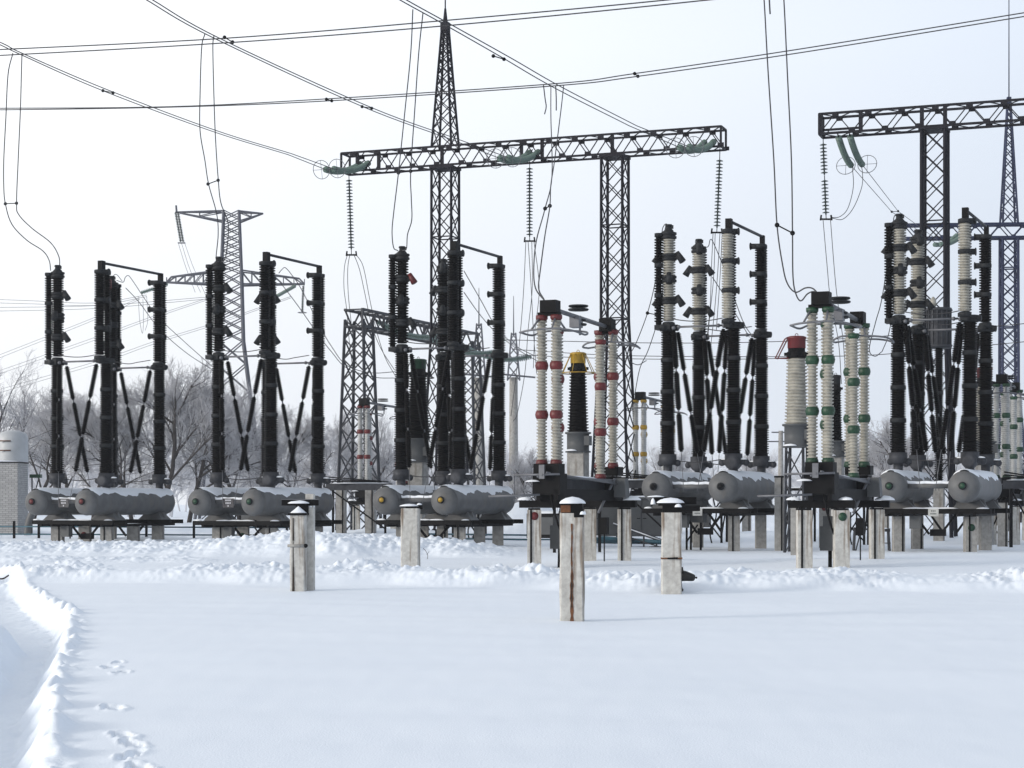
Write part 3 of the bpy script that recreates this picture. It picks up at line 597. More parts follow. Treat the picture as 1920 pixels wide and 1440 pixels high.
# low gantry that runs away from the viewer
g4 = thing('lattice_gantry', 'low grey lattice gantry running away behind the breakers', 'gantry', (-7.95, 95.5, 0), R22, 'lattice gantries')
zt4 = 11.6; b = one('steel_grey'); lattice(b, (0, 0, -.3), 1.75, (0, 0, zt4-.5), 1.05, 9, .13, .06); b.build('leg', g4)
b = one('steel_grey'); lattice(b, (0, 14.2, -.3), 1.75, (0, 14.2, zt4-.5), 1.05, 9, .13, .06); b.build('leg', g4)
b = one('steel_grey'); st = 15.2/18
for x in (-.5, .5):
    for z in (zt4-.85, zt4): b.bar((x, -.6, z), (x, 14.8, z), .13, .13)
    for i in range(18): b.bar((x, -.6+i*st, zt4-.85 if i % 2 else zt4), (x, -.6+(i+1)*st, zt4 if i % 2 else zt4-.85), .07)
for i in range(19):
    b.bar((-.5, -.6+i*st, zt4), (.5, -.6+i*st, zt4), .07); b.bar((-.5, -.6+i*st, zt4-.85), (.5, -.6+i*st, zt4-.85), .07)
    if i % 3 == 0: b.bar((.5, -.6+i*st, zt4-.85), (.5, -.6+i*st, zt4), .10)
b.build('beam', g4)
# far transmission tower
tw = thing('transmission_tower', 'hazy lattice transmission tower with two pairs of arms', 'tower', (W(434, 940, 170).x, 170, 0), math.radians(6))
p = lambda y: EYE+(HY-y)/F*170
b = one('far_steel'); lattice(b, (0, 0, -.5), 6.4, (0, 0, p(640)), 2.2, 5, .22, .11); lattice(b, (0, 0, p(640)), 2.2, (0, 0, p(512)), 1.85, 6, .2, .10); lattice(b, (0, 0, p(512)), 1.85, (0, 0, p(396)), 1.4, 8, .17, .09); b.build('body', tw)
b = one('far_steel'); zl, zu = p(534), p(508)
for s, L, n in ((-1, 5.9, 6), (1, 6.7, 6)):
    for y in (-.8, .8):
        tip = (s*L, y*.15, zl+.15); b.bar((s*.9, y, zl), tip, .15); b.bar((s*.9, y, zu), (s*L*.93, y*.15, zl+.65), .13); b.bar((s*L*.93, y*.15, zl+.65), tip, .12)
        for i in range(n):
            t0, t1 = i/n, (i+1)/n; xa, xb = s*(.9+(L-.9)*t0), s*(.9+(L-.9)*t1); za = zu+(zl+.6-zu)*t0; zb_ = zu+(zl+.6-zu)*t1; ya = y*(1-.85*t0); yb = y*(1-.85*t1)
            b.bar((xa, ya, za), (xb, yb, zl+.05), .08); b.bar((xb, yb, zl+.05), (xb, yb, zb_), .08)
b.build('lower_arm', tw)
b = one('far_steel'); z1, z2 = p(397), p(416)
for s, L in ((-1, 5.1), (1, 2.9)):
    for y in (-.6, .6):
        tip = (s*L, 0, z1-.12); b.bar((s*.7, y, z1), tip, .13); b.bar((s*.7, y, z2), tip, .13); m = (s*(.7+L)/2, y*.5, (z1+z2)/2); b.bar(m, (s*(.7+L)/2, y*.5, z1-.05), .08); b.bar((s*.7, y, z1), m, .08)
b.build('upper_arm', tw)
b = one('glass_dark'); x0 = -5.1
for dx in (0, .22): b.lathe((x0+dx, 0, z1-.1), (x0+dx+.5, 0, z1-3.0), shed_prof(2.8, .05, .13, .15, .05), 8)
b.m('far_steel').ring((x0+.55, 0, z1-2.95), .35, .03, 'z', 12, 4); b.tube((x0+.1, 0, z1-.1), (x0+.05, 0, z1+.5), .1, n=6); b.build('insulator_string', tw)
b = one('glass_green')
for dx in (0, .5): b.lathe((-5.8, dx-.25, zl), (-8.4, dx-.25, zl-.9), shed_prof(2.6, .06, .15, .15, .05), 8)
b.build('insulator_string', tw); b = one('glass_green')
for dx in (0, .5): b.lathe((5.9, dx-.25, zl), (3.9, dx-1.4, zl-1.3), shed_prof(2.3, .06, .15, .15, .05), 8)
b.build('insulator_string', tw); b = one('glass_dark'); b.lathe((6.6, 0, zl), (6.5, 0, zl-2.5), shed_prof(2.5, .05, .13, .15, .05), 8); b.m('far_steel').ring((6.5, 0, zl-2.5), .4, .03, 'z', 12, 4); b.build('insulator_string', tw)

# ------------------------------------------------------------------ insulator strings
def discs(b, pts, R, pitch, m='glass_green', n=12):
    pts = [V(q) for q in pts]; L = 0; out = []; acc = pitch*.5
    for i in range(len(pts)-1):
        a, c = pts[i], pts[i+1]; d = (c-a).length; u = (c-a)/d
        while acc <= L+d: out.append((a+u*(acc-L), u)); acc += pitch
        L += d
    b.m(m)
    for q, u in out: b.lathe(q-u*pitch*.35, q+u, [(0, .03), (pitch*.15, R*.55), (pitch*.32, R), (pitch*.42, R), (pitch*.45, .035), (pitch, .03)], n)
def susp_string(label, px, y0, y1, Y, lean=0.0, pair=True, split=False, group='hanging glass strings'):
    top = W(px, y0, Y); bot = W(px+lean, y1, Y); t = thing('suspension_insulator', label, 'insulator string', top, 0, group); d = bot-top
    b = one('dark_steel'); b.tube((0, 0, .25), d*.1, .02, n=5)
    if split: discs(b, [d*.08, d*.47], .155, .15, 'glass_dark'); discs(b, [d*.52, d*.93], .155, .15, 'glass_dark')
    else: discs(b, [d*.09, d*.94], .155, .15, 'glass_dark')
    b.m('dark_steel'); b.tube(d*.47, d*.53, .02, n=5); b.tube(d*.93, d, .02, n=5); b.build('disc_string', t)
    b = one('dark_steel'); b.bar(d+V((-.26, 0, 0)), d+V((.26, 0, 0)), .07)
    for s in (-1, 1): b.bar(d+V((s*.24, 0, -.05)), d+V((s*.21, 0, .18)), .07)
    b.build('yoke', t); return bot
g1p = lambda x: (V((-3.10, 85.5, 0))+V((math.cos(R20), math.sin(R20), 0))*x)
s1 = susp_string('glass string hanging from the left end of the tall gantry beam', 654, 322, 478, 87.0, 5)
s2 = susp_string('glass string hanging from the middle of the tall gantry beam', 993, 300, 452, 84.2)
s3 = susp_string('glass string hanging from the right end of the tall gantry beam', 1350, 285, 436, 81.0, -6)
s4 = susp_string('glass string in two halves hanging from the right edge gantry', 1543, 256, 411, 79.2, 6, split=True)
def tension(label, at, end, sagm, rings=True, spread=.42, n='glass_green', vert=V((0, 0, 0))):
    at = V(at); end = V(end); t = thing('tension_insulator', label, 'insulator string', at, 0, 'tension strings on the gantry beams'); d = end-at; side = d.cross(UP).normalized()*spread/2
    ends = []
    for s in (1, -1):
        b = MB(); o = side*s; pts = [V(q)+o for q in sag((0, 0, 0), d, sagm, 10)]; discs(b, [pts[i] for i in range(11)], .145, .125, n, 14); b.m('dark_steel').tube(o-d.normalized()*.3+UP*.1, pts[0], .03, n=5); b.build('disc_string', t); ends.append(at+pts[-1])
        if rings:
            g = one('pipe_metal'); u = d.normalized(); c = d+o+side*s*.9; uu = u.cross(UP).normalized(); ww = uu.cross(u); rp = [c+(uu*math.cos(k*math.pi/10)+ww*math.sin(k*math.pi/10))*.42 for k in range(20)]; g.path(rp, .016, 5, True)
            for k in (0, 5, 10, 15): g.tube(c, rp[k], .010, n=4)
            g.build('grading_ring', t)
    return ends
def along(px, py, Y, back): q = W(px, py, Y); return q, q-D2*back
a, e = along(684, 306, 86.9, 3.6); e.z = W(612, 317, e.y).z; t1 = tension('pale green double string pulling left from the tall gantry beam', a, e, .22)
a, e = along(1002, 285, 84.2, 3.7); e.z = W(925, 296, e.y).z; t2 = tension('pale green double string at the middle of the tall gantry beam', a, e, .24)
a, e = along(1330, 266, 81.3, 3.8); e.z = W(1250, 276, e.y).z; t3 = tension('pale green double string near the right end of the tall gantry beam', a, e, .24)
a = W(1583, 256, 79.0); e = W(1606, 309, 81.8); t4 = tension('steep pale green double string below the right edge gantry', a, e, .16, spread=.5)
q = W(1745, 448, 117); t5 = tension('faint double string on the distant bluish gantry', W(1800, 440, 116), W(1758, 458, 113.5), .2, False)
for k, (ux, uy, Y, dx, lab) in enumerate(((712, 604, 97.5, 4.1, 'nearest'), (812, 636, 103, 4.2, 'middle'), (868, 648, 107, 4.2, 'farthest'))):
    at = W(ux, uy, Y); tension('double string along the low gantry, the %s of three' % lab, at, at+E2*dx+V((0, 0, -.75)), .45, False)

# ------------------------------------------------------------------ conductors
def pp(pts, Ys):
    n = len(pts)
    if isinstance(Ys, tuple):
        y0, y1 = pts[0][1], pts[-1][1]
        return smooth_pts([W(x, y, Ys[0]+(Ys[1]-Ys[0])*i/(n-1)) for i, (x, y) in enumerate(pts)])
    return smooth_pts([W(x, y, Ys) for x, y in pts])
G = 'twin conductors overhead'
def linepx(pts): return smooth_pts([W(*p) for p in pts], 8)
wirething('bus_conductor', 'twin bus conductor crossing the sky at the very top', 'conductor', [
    linepx([(-160, 100, 64.4), (0, 93, 63), (420, 72, 59.7), (840, 38, 56.7), (1290, -4, 53.8), (1700, -52, 51.3)]),
    linepx([(-160, 110, 64.1), (0, 104, 62.7), (430, 80, 59.4), (840, 48, 56.4), (1290, 4, 53.5), (1700, -42, 51)])], .021, [(W(421, 70, 59.7), W(436, 79, 59.4))], G)
wirething('bus_conductor', 'twin bus conductor sagging across the sky below the topmost pair', 'conductor', [
    linepx([(-160, 203, 77), (0, 203, 75.4), (320, 200, 72.3), (620, 185, 69.5), (1040, 157, 66.3), (1190, 138, 65.2), (1500, 92, 63), (1920, 24, 60.1), (2100, -6, 59)]),
    linepx([(-160, 206, 77.4), (0, 206, 75.8), (320, 201, 72.7), (620, 189, 69.9), (1040, 161, 66.7), (1190, 144, 65.6), (1500, 99, 63.4), (1920, 31, 60.5), (2100, 2, 59.4)])], .021,
    [(W(612, 186, 69.5), W(622, 189, 69.9)), (W(1190, 138, 65.2), W(1196, 143, 65.6))], G)
def spanline(label, pix, ends, spc):
    out = []
    for k in (0, 1): out.append(linepx([(x+dx*k, y+dy*k, Y) for x, y, Y, dx, dy in pix])+[ends[k]])
    wirething('span_conductor', label, 'conductor', out, .019, [(W(*a), W(*c)) for a, c in spc], G)
spanline('twin conductor coming in at the left edge to the gantry left end', [(-110, 36, 58, 4, -3), (0, 84, 62.4, 4, -3), (40, 103, 64, 4, -2), (195, 171, 70.2, 8, -2), (400, 247, 78, 6, -2), (540, 290, 82, 6, -2)], t1, [((193, 170, 70.2), (212, 174, 71))])
spanline('twin conductor from the top edge down to the gantry middle', [(225, -30, 56, 12, 0), (275, 0, 57.5, 13, 1), (400, 71, 60.8, 14, 2), (680, 200, 70, 17, 2), (850, 263, 78.5, 14, 0)], t2, [((679, 200, 70), (697, 203, 70.5))])
spanline('twin conductor from the top edge down to the gantry right end', [(680, -42, 53, 12, 0), (750, 0, 55, 14, 1), (835, 47, 57.5, 14, 1), (940, 107, 61, 20, 3), (1040, 165, 66, 16, 0), (1180, 236, 75.5, 14, 0)], t3, [((925, 105, 60.5), (945, 111, 61))])
G2 = 'dropper conductors'
def drop(label, pts, Ys, spc=None, r=.019):
    ws = [pp(q, Ys) for q in pts]; sp = []
    if spc is not None: a, c, Y = spc; sp = [(W(*a, Y), W(*c, Y))]
    wirething('dropper_conductor', label, 'conductor', ws, r, sp, G2)
drop('twin dropper bending to the right onto the leftmost breaker', [[(24, 100), (15, 140), (11, 220), (7, 300), (7, 350), (10, 382), (22, 420), (50, 450), (80, 470), (92, 488), (95, 507)], [(41, 104), (40, 140), (38, 210), (34, 300), (31, 380), (35, 402), (60, 428), (95, 455), (110, 480), (112, 500)]], (62.6, 72.2), ((10, 382), (31, 381), 68.5))
drop('twin dropper onto the breaker with dark green hubs', [[(384, 64), (378, 90), (375, 180), (375, 245), (384, 300), (391, 345), (406, 400), (409, 440), (405, 485), (410, 491)], [(401, 68), (399, 90), (401, 180), (404, 260), (409, 335), (414, 380), (428, 420), (425, 470), (420, 489), (414, 491)]], (60.6, 69.8), ((390, 345), (409, 338), 66.5))
drop('twin dropper onto the breaker with yellow hubs', [[(774, 18), (770, 100), (760, 200), (747, 324), (738, 400), (735, 435), (738, 464), (746, 470)], [(793, 24), (785, 100), (778, 200), (770, 321), (771, 370), (772, 412), (764, 440), (762, 466), (754, 470)]], (56, 66.9), ((747, 324), (770, 321), 61.5))
drop('crossing twin dropper onto the red jointed disconnector', [[(1033, 160), (1033, 220), (1035, 330), (1022, 391), (1006, 450), (1001, 500), (1004, 540), (1022, 565)], [(1057, 160), (1052, 205), (1040, 300), (1033, 346), (1031, 387), (1022, 440), (1014, 500), (1010, 540), (1020, 562)]], (66.3, 45.3), ((1022, 391), (1031, 386), 56))
drop('twin dropper from the top edge onto the green jointed disconnector', [[(1430, -40), (1434, 20), (1440, 130), (1451, 300), (1457, 422), (1468, 500), (1477, 533), (1492, 548), (1510, 540), (1524, 541), (1538, 556)], [(1467, -40), (1471, 20), (1477, 150), (1484, 300), (1486, 437), (1487, 520), (1493, 553), (1502, 564), (1514, 551), (1528, 547), (1538, 558)]], (50, 43.6), ((1457, 422), (1486, 437), 46.5))
drop('short pair of cut wire tails hanging from the sagging bus conductor', [[(1019, 160), (1022, 185), (1024, 200), (1021, 214)], [(1042, 162), (1043, 185), (1043, 207)]], (66.3, 66.1), None, .022)
drop('short cut wire tail hanging in from the top edge', [[(1441, -30), (1443, 10), (1444, 26)]], (50, 49.8), None, .022)
drop('twin jumper from the leftmost breaker sloping down to the right', [[(217, 527), (211, 530), (212, 518), (219, 515), (229, 527)], [(219, 526), (231, 529), (235, 520), (241, 517), (250, 528), (293, 590), (345, 640), (398, 687)], [(236, 540), (262, 568), (300, 618), (350, 662), (398, 693)]], (75, 92), None, .017)
drop('twin jumper from the green hubbed breaker down to the low gantry', [[(523, 512), (529, 505), (535, 502), (546, 514), (565, 542), (600, 612), (622, 650), (650, 685), (695, 699), (742, 697)], [(526, 530), (560, 575), (600, 632), (622, 660), (650, 690), (700, 707), (742, 709)]], (73, 84), None, .017)
drop('twin jumper from the yellow hubbed breaker down to the right', [[(870, 508), (900, 560), (930, 612), (966, 648), (1004, 668)], [(870, 548), (900, 590), (932, 625), (975, 658), (1006, 676)]], (70, 84), None, .017)
drop('twin dropper looping off the dull red hubbed breaker', [[(1252, 436), (1254, 425), (1248, 420), (1242, 430), (1240, 453), (1229, 526), (1214, 587), (1192, 645), (1178, 672), (1195, 684), (1212, 676)], [(1256, 440), (1255, 426), (1249, 424), (1246, 443), (1244, 526), (1236, 590), (1216, 655), (1200, 690), (1190, 740)]], (62.4, 72), ((1214, 587), (1236, 591), 65), .017)
drop('twin jumper from the dull red hubbed breaker down behind its columns', [[(1312, 462), (1306, 462), (1304, 452), (1309, 449), (1314, 462)], [(1318, 464), (1328, 462), (1332, 449), (1339, 458), (1360, 510), (1392, 600), (1412, 632)], [(1336, 520), (1365, 565), (1395, 615), (1405, 632)]], (66, 78), None, .017)
drop('twin dropper looping off the breaker at the right edge', [[(1684, 416), (1688, 408), (1682, 402), (1676, 408), (1673, 433), (1654, 557), (1642, 603), (1630, 654), (1640, 668), (1654, 659)], [(1688, 418), (1686, 407), (1681, 410), (1678, 457), (1676, 564), (1666, 627), (1654, 659)]], (60, 70), ((1655, 557), (1676, 564), 64), .017)
drop('four wire dropper looping down from the left gantry string', [[(652, 476), (646, 500), (645, 540), (650, 580), (655, 640), (665, 720)], [(656, 476), (652, 505), (653, 550), (658, 600), (668, 680)], [(663, 476), (674, 505), (684, 550), (697, 610), (715, 655), (740, 694)], [(667, 476), (681, 500), (693, 560), (706, 620), (722, 670), (742, 706)]], (87, 88), None, .016)
drop('four wire dropper below the middle gantry string', [[(986, 451), (982, 540), (976, 620), (968, 700), (958, 780)], [(990, 451), (996, 540), (1000, 620), (1006, 700)], [(997, 451), (998, 540), (990, 620), (984, 700), (970, 775), (962, 790)], [(1001, 451), (1011, 540), (1003, 620), (1000, 690)]], (84, 90), None, .016)
drop('four wire dropper below the right gantry string', [[(1337, 435), (1334, 500), (1331, 580), (1320, 680)], [(1341, 435), (1338, 520), (1330, 600), (1322, 700)], [(1350, 435), (1345, 520), (1337, 610), (1325, 710)], [(1354, 435), (1350, 520), (1343, 620)]], (81, 83), None, .016)
drop('twin dropper below the split string of the right edge gantry', [[(1543, 409), (1551, 500), (1557, 560), (1572, 640), (1578, 720)], [(1557, 409), (1564, 500), (1570, 560), (1581, 640), (1586, 720)]], (79, 80), None, .016)
drop('slack twin jumper from the split string up to the steep double string', [[(1560, 408), (1575, 406), (1590, 390), (1600, 350), (1598, 312)], [(1560, 409), (1580, 411), (1600, 390), (1616, 350), (1617, 322), (1614, 310)]], (79.2, 81.6), None, .016)
wirething('span_conductor', 'thin twin conductor from the steep double string to the distant gantry', 'conductor', [[t4[1]]+linepx([(1672, 397, 98), (1758, 458, 113)]), [t4[0]]+linepx([(1684, 396, 98), (1766, 456, 113)])], .016, [(W(1672, 397, 98), W(1684, 396, 98))], G)
for lab, pts in (('upper of the long thin wires behind the breakers', [(940, 637, 100), (1220, 643, 97), (1440, 641, 94), (1660, 630, 91), (1930, 606, 88)]), ('lower of the long thin wires behind the breakers', [(960, 655, 104), (1180, 667, 100), (1560, 668, 96), (1720, 659, 93), (1930, 640, 90)]), ('middle of the long thin wires behind the disconnectors', [(970, 665, 105), (1100, 671, 103), (1300, 674, 100), (1480, 672, 98)])):
    wirething('span_conductor', lab, 'conductor', [linepx(pts)], .02, (), 'thin wires far behind')
for lab, pts in (('highest faint twin line beyond the leftmost breaker', [(-40, 560, 190), (60, 564, 186), (180, 568, 182), (275, 553, 176)]), ('faint twin line level with the far tower lower arms', [(-40, 577, 190), (180, 573, 182), (400, 556, 172)]), ('rising faint twin line above the left trees', [(-40, 680, 220), (0, 665, 216), (178, 595, 196), (262, 558, 178)]), ('rising faint twin line just over the left treetops', [(-40, 708, 220), (25, 686, 216), (180, 632, 200), (290, 592, 190), (410, 552, 176)]), ('lowest rising faint twin line above the trees', [(-40, 741, 220), (0, 730, 216), (180, 678, 200), (290, 640, 192), (410, 603, 184), (545, 556, 172)])):
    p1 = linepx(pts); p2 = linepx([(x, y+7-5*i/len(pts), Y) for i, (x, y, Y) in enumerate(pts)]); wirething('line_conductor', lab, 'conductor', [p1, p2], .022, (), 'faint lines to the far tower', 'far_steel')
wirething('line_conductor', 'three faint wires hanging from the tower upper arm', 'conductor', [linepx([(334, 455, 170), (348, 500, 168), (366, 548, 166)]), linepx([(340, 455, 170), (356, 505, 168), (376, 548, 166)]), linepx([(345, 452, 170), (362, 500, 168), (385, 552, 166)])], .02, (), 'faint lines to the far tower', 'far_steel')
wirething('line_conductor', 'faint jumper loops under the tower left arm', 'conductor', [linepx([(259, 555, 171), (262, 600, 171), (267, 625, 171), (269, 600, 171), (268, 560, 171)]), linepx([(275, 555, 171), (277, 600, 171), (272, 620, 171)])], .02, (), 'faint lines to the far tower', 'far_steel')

# ------------------------------------------------------------------ nearest concrete posts
def near_post(label, px, ybase, w, ytop, kind):
    x, y = gp(px, ybase); z0 = gz(x, y); zt = EYE-(ytop-HY)/F*y
    t = thing('concrete_post', label, 'post', (x, y, z0), math.radians(-4), 'snow capped concrete posts in the foreground'); h = zt-z0; c = .025
    b = one('concrete'); pr = [(-w/2+c, -w/2), (w/2-c, -w/2), (w/2, -w/2+c), (w/2, w/2-c), (w/2-c, w/2), (-w/2+c, w/2), (-w/2, w/2-c), (-w/2, -w/2+c)]
    n = 8; vs = []; rnd = random.Random(px); rows = 9
    for i in range(rows+1):
        for (a, d) in pr: vs.append((a*(1-.03*i/rows)+rnd.uniform(-.008, .006), d*(1-.03*i/rows)+rnd.uniform(-.004, .006), -.5+(h+.5)*i/rows))
    fs = [(i*n+k, i*n+(k+1) % n, (i+1)*n+(k+1) % n, (i+1)*n+k) for i in range(rows) for k in range(n)]; fs.append(tuple(range(rows*n, rows*n+n))); b.add(vs, fs)
    b.build('shaft', t)
    if kind == 'rusty':
        b = one('rust'); rnd = random.Random(5); L = []; Rr = []
        for i in range(24):
            z = -.05+(h-.1)*i/23; cx = .003*math.sin(i*.7); ww = (.020+.006*math.sin(i*2.3))*(1.1 if i < 12 else .6); L.append((cx-ww, -w/2-.004, z)); Rr.append((cx+ww, -w/2-.004, z))
        b.add(L+Rr, [(i, 24+i, 25+i, i+1) for i in range(23)]); b.m('crack_dark')
        L2 = [(a[0]+.012, -w/2-.008, a[2]) for a in L]; R2 = [(a[0]-.016, -w/2-.008, a[2]) for a in Rr]; b.add(L2+R2, [(i, 24+i, 25+i, i+1) for i in range(4, 22)]); b.build('rust_streak', t)
        b = one('dark_steel'); b.box((0, 0, h+.055), (w*.86, w*.9, .16)); b.box((.10, -.10, h-.0), (w*.4, w*.4, .12)); b.m('rust').box((-.09, -w*.46, h+.06), (.14, .01, .10)); cp = b.build('steel_cap', t)
        s = one('snow_cap'); s.dome((0, 0, h+.136), w*.56, w*.56, .10, 16, .08, 1); s.dome((.15, -.14, h-.02), .05, .05, .07, 9, .1, 2); s.build('snow_layer', cp)
    if kind == 'split':
        b = one('crack_dark'); rnd = random.Random(8)
        for z0_, z1_, ww in ((.0, .45, .03), (.4, 1.1, .015), (.95, h-.05, .022)): b.add([(-.08-ww*.5, -w/2-.004, z0_), (-.08+ww, -w/2-.004, z0_), (-.085+ww*.8, -w/2-.004, z1_), (-.08-ww*.3, -w/2-.004, z1_)], [(0, 1, 2, 3)])
        b.build('crack', t)
        b = one('concrete'); b.box((w*.62, .22, h*.5+.0), (.15, .2, h+.30+.5)); b.build('second_shaft', t)
        b = one('concrete_grey'); b.tube((-w*.62, -w*.53, h*.60), (w*.58, -w*.53, h*.60), .028, n=8); b.m('dark_steel'); b.ball((w*.56, -w*.53, h*.60), .04, 6); b.build('clamp_rod', t)
        b = one('dark_steel'); b.box((0, 0, h+.02), (w*1.2, w*1.15, .04)); b.box((.05, .15, h+.14), (w*.8, .2, .2)); b.bar((-.34, .1, h+.235), (.36, .1, h+.235), .06, .11); b.m('pipe_metal').bar((-.35, .06, h+.295), (.37, .06, h+.295), .03, .012); cp = b.build('steel_cap', t)
        s = one('snow_cap'); s.dome((0, -.02, h+.042), w*.56, w*.5, .13, 12, .06, 3, .5); s.dome((.02, .02, h+.22), .2, .12, .06, 12, .2, 4); s.dome((w*.62, .2, h+.15), .09, .1, .08, 10, .1, 5); s.build('snow_layer', cp)
    if kind == 'plain':
        b = one('dark_steel'); b.box((.02, 0, h+.02), (w*.6, w*.6, .06)); b.box((w*.45, .05, h+.03), (.18, .12, .1)); cp = b.build('steel_cap', t)
        s = one('snow_cap'); s.dome((-.04, 0, h+.05), w*.50, w*.4, .06, 14, .15, 6); s.dome((w*.48, 0, h+.08), .07, .06, .05, 9, .1, 7); s.build('snow_layer', cp)
    if kind == 'band':
        b = one('rust'); b.box((0, 0, h*.44), (w*1.05, w*1.05, .028)); b.m('dark_steel').tube((-w*.2, -w*.55, h*.44), (w*.3, -w*.55, h*.445), .018, n=6); b.build('strap', t)
        b = one('dark_steel'); b.box((-.02, 0, h+.07), (w*.78, w*.8, .14)); b.box((.0, .02, h+.15), (w*1.3, w*1.0, .05)); b.bar((-.32, .16, h+.22), (.46, .16, h+.22), .06, .13); b.bar((.1, -.1, h+.06), (.52, -.1, h+.08), .08, .10); cp = b.build('steel_cap', t)
        s = one('snow_cap'); s.dome((-.02, -.06, h+.176), .26, .17, .10, 14, .12, 9); s.dome((-.28, .16, h+.287), .15, .1, .03, 10, .2, 10); s.dome((.12, -.16, h+.10), .07, .05, .07, 9, .1, 11); s.dome((-.34, .10, h+.15), .05, .06, .12, 9, .2, 12); s.build('snow_layer', cp)
    return t
near_post('nearest post, a rust brown streak down its front', 1073, 1163, .352, 962, 'rusty')
near_post('cracked post with a second pale shaft behind it and a clamp rod', 560, 1110, .29, 966, 'split')
near_post('plain thick post before the yellow hubbed breaker', 770, 1071, .44, 953, 'plain')
near_post('post with a dark crossbar and a strap round its middle', 1259, 1113, .375, 961, 'band')

# ------------------------------------------------------------------ dog behind the strapped post
def make_dog():
    x0, y0 = 3.04, 34.55; z0 = gz(x0, y0+.3)
    t = thing('dog', 'black dog lying in the snow behind the strapped post', 'dog', (x0, y0, z0+.02)); t.scale = (1.12,)*3
    J = [((-.02, .60, .16), .14), ((-.02, .32, .17), .14), ((-.01, .04, .20), .13), ((.04, -.08, .25), .115), ((.11, -.12, .265), .105), ((.18, -.13, .26), .095), ((.29, -.14, .235), .07), ((.35, -.14, .225), .056),
         ((-.10, .10, .08), .05), ((-.10, -.10, .035), .035), ((-.09, -.22, .03), .032), ((.10, .06, .08), .05), ((.11, -.10, .03), .034), ((.12, -.22, .03), .03),
         ((-.10, .60, .10), .07), ((-.13, .42, .04), .045), ((-.13, .30, .03), .035), ((.10, .62, .10), .07), ((.13, .45, .04), .045), ((.13, .33, .03), .035), ((0, .76, .14), .05), ((.05, .90, .06), .035), ((.10, .98, .04), .022)]
    Ed = [(0, 1), (1, 2), (2, 3), (3, 4), (4, 5), (5, 6), (6, 7), (2, 8), (8, 9), (9, 10), (2, 11), (11, 12), (12, 13), (0, 14), (14, 15), (15, 16), (0, 17), (17, 18), (18, 19), (0, 20), (20, 21), (21, 22)]
    me = bpy.data.meshes.new('body'); me.from_pydata([j[0] for j in J], Ed, []); me.materials.append(MATS['fur_black']); o = bpy.data.objects.new('body', me); COL.objects.link(o); o.parent = t
    sk = o.modifiers.new('skin', 'SKIN'); sv = me.skin_vertices[0].data
    for i, j in enumerate(J): sv[i].radius = (j[1], j[1]*(1.05 if i < 3 else 1)); sv[i].use_root = i == 1
    sk.use_smooth_shade = True; ss = o.modifiers.new('sub', 'SUBSURF'); ss.levels = 2; ss.render_levels = 2
    for dy, lab in ((-.075, 0), (.06, 1)):
        b = one('fur_black'); bx, by, bz = .12, -.13+dy, .335
        b.add([(bx-.03, by-.012, bz), (bx+.035, by-.015, bz-.01), (bx+.03, by+.02, bz-.01), (bx-.03, by+.018, bz), (bx-.005+.03*lab, by, bz+.085)], [(0, 1, 4), (1, 2, 4), (2, 3, 4), (3, 0, 4), (3, 2, 1, 0)]); b.build('ear', t)
    b = one('dark_steel'); b.ball((.362, -.14, .232), .018, 6); b.build('nose', t)
make_dog()

# ------------------------------------------------------------------ background equipment
x, y = W(1175, 0, 74).x, 74
for k, (dx, lab) in enumerate(((-1.05, 'grey double door cabinet behind the red jointed disconnector rear posts'), (.62, 'grey double door cabinet beside the strapped post'))):
    t = thing('control_cabinet', lab, 'cabinet', (x+dx, y-.4*dx, 0), R22*.4, 'grey control cabinets'); b = one('cabinet_grey'); b.box((0, 0, 1.05), (1.62, .8, 1.5)); b.box((0, 0, 1.83), (1.7, .9, .07)); b.build('housing', t)
    for s in (-1, 1):
        b = one('cabinet_grey'); b.box((s*.40, -.415, 1.05), (.76, .03, 1.36)); d = b.build('door', t); h = one('dark_steel'); h.box((s*.40-s*.28, -.44, 1.02), (.14, .03, .03)); h.lathe((s*.40, -.435, 1.55), (s*.4, 0, 1.55), [(0, .035), (.01, .035)], 8); h.build('handle', d)
    s = one('snow_cap'); s.dome((0, 0, 1.866), .80, .40, .06, 16, .1, k); s.build('snow_layer', t)
t = thing('equipment_cabinet', 'dark low cabinet beside the red disc post', 'cabinet', (W(980, 0, 62).x+.9, 64, 0), R22); b = one('dark_steel'); b.box((0, 0, .85), (1.3, .8, .85)); b.m('cabinet_grey').box((0, -.41, .85), (1.1, .02, .6)); b.build('housing', t); s = one('snow_cap'); s.dome((0, 0, 1.28), .68, .42, .1, 12, .1, 2); s.build('snow_layer', t)
t = thing('equipment_cabinet', 'dark cabinet hung behind the strapped post crossbar', 'cabinet', (W(1306, 0, 63).x, 63, 0), R22); b = one('cabinet_grey'); b.box((-.1, 0, 1.35), (.8, .5, .75)); b.build('housing', t); b = one('dark_steel')
for dx in (-.35, -.2, .15): b.bar((dx, 0, -.1), (dx, 0, 1.0), .06)
b.tube((-.3, -.2, .3), (.1, -.2, .9), .03, n=5); b.build('leg', t)
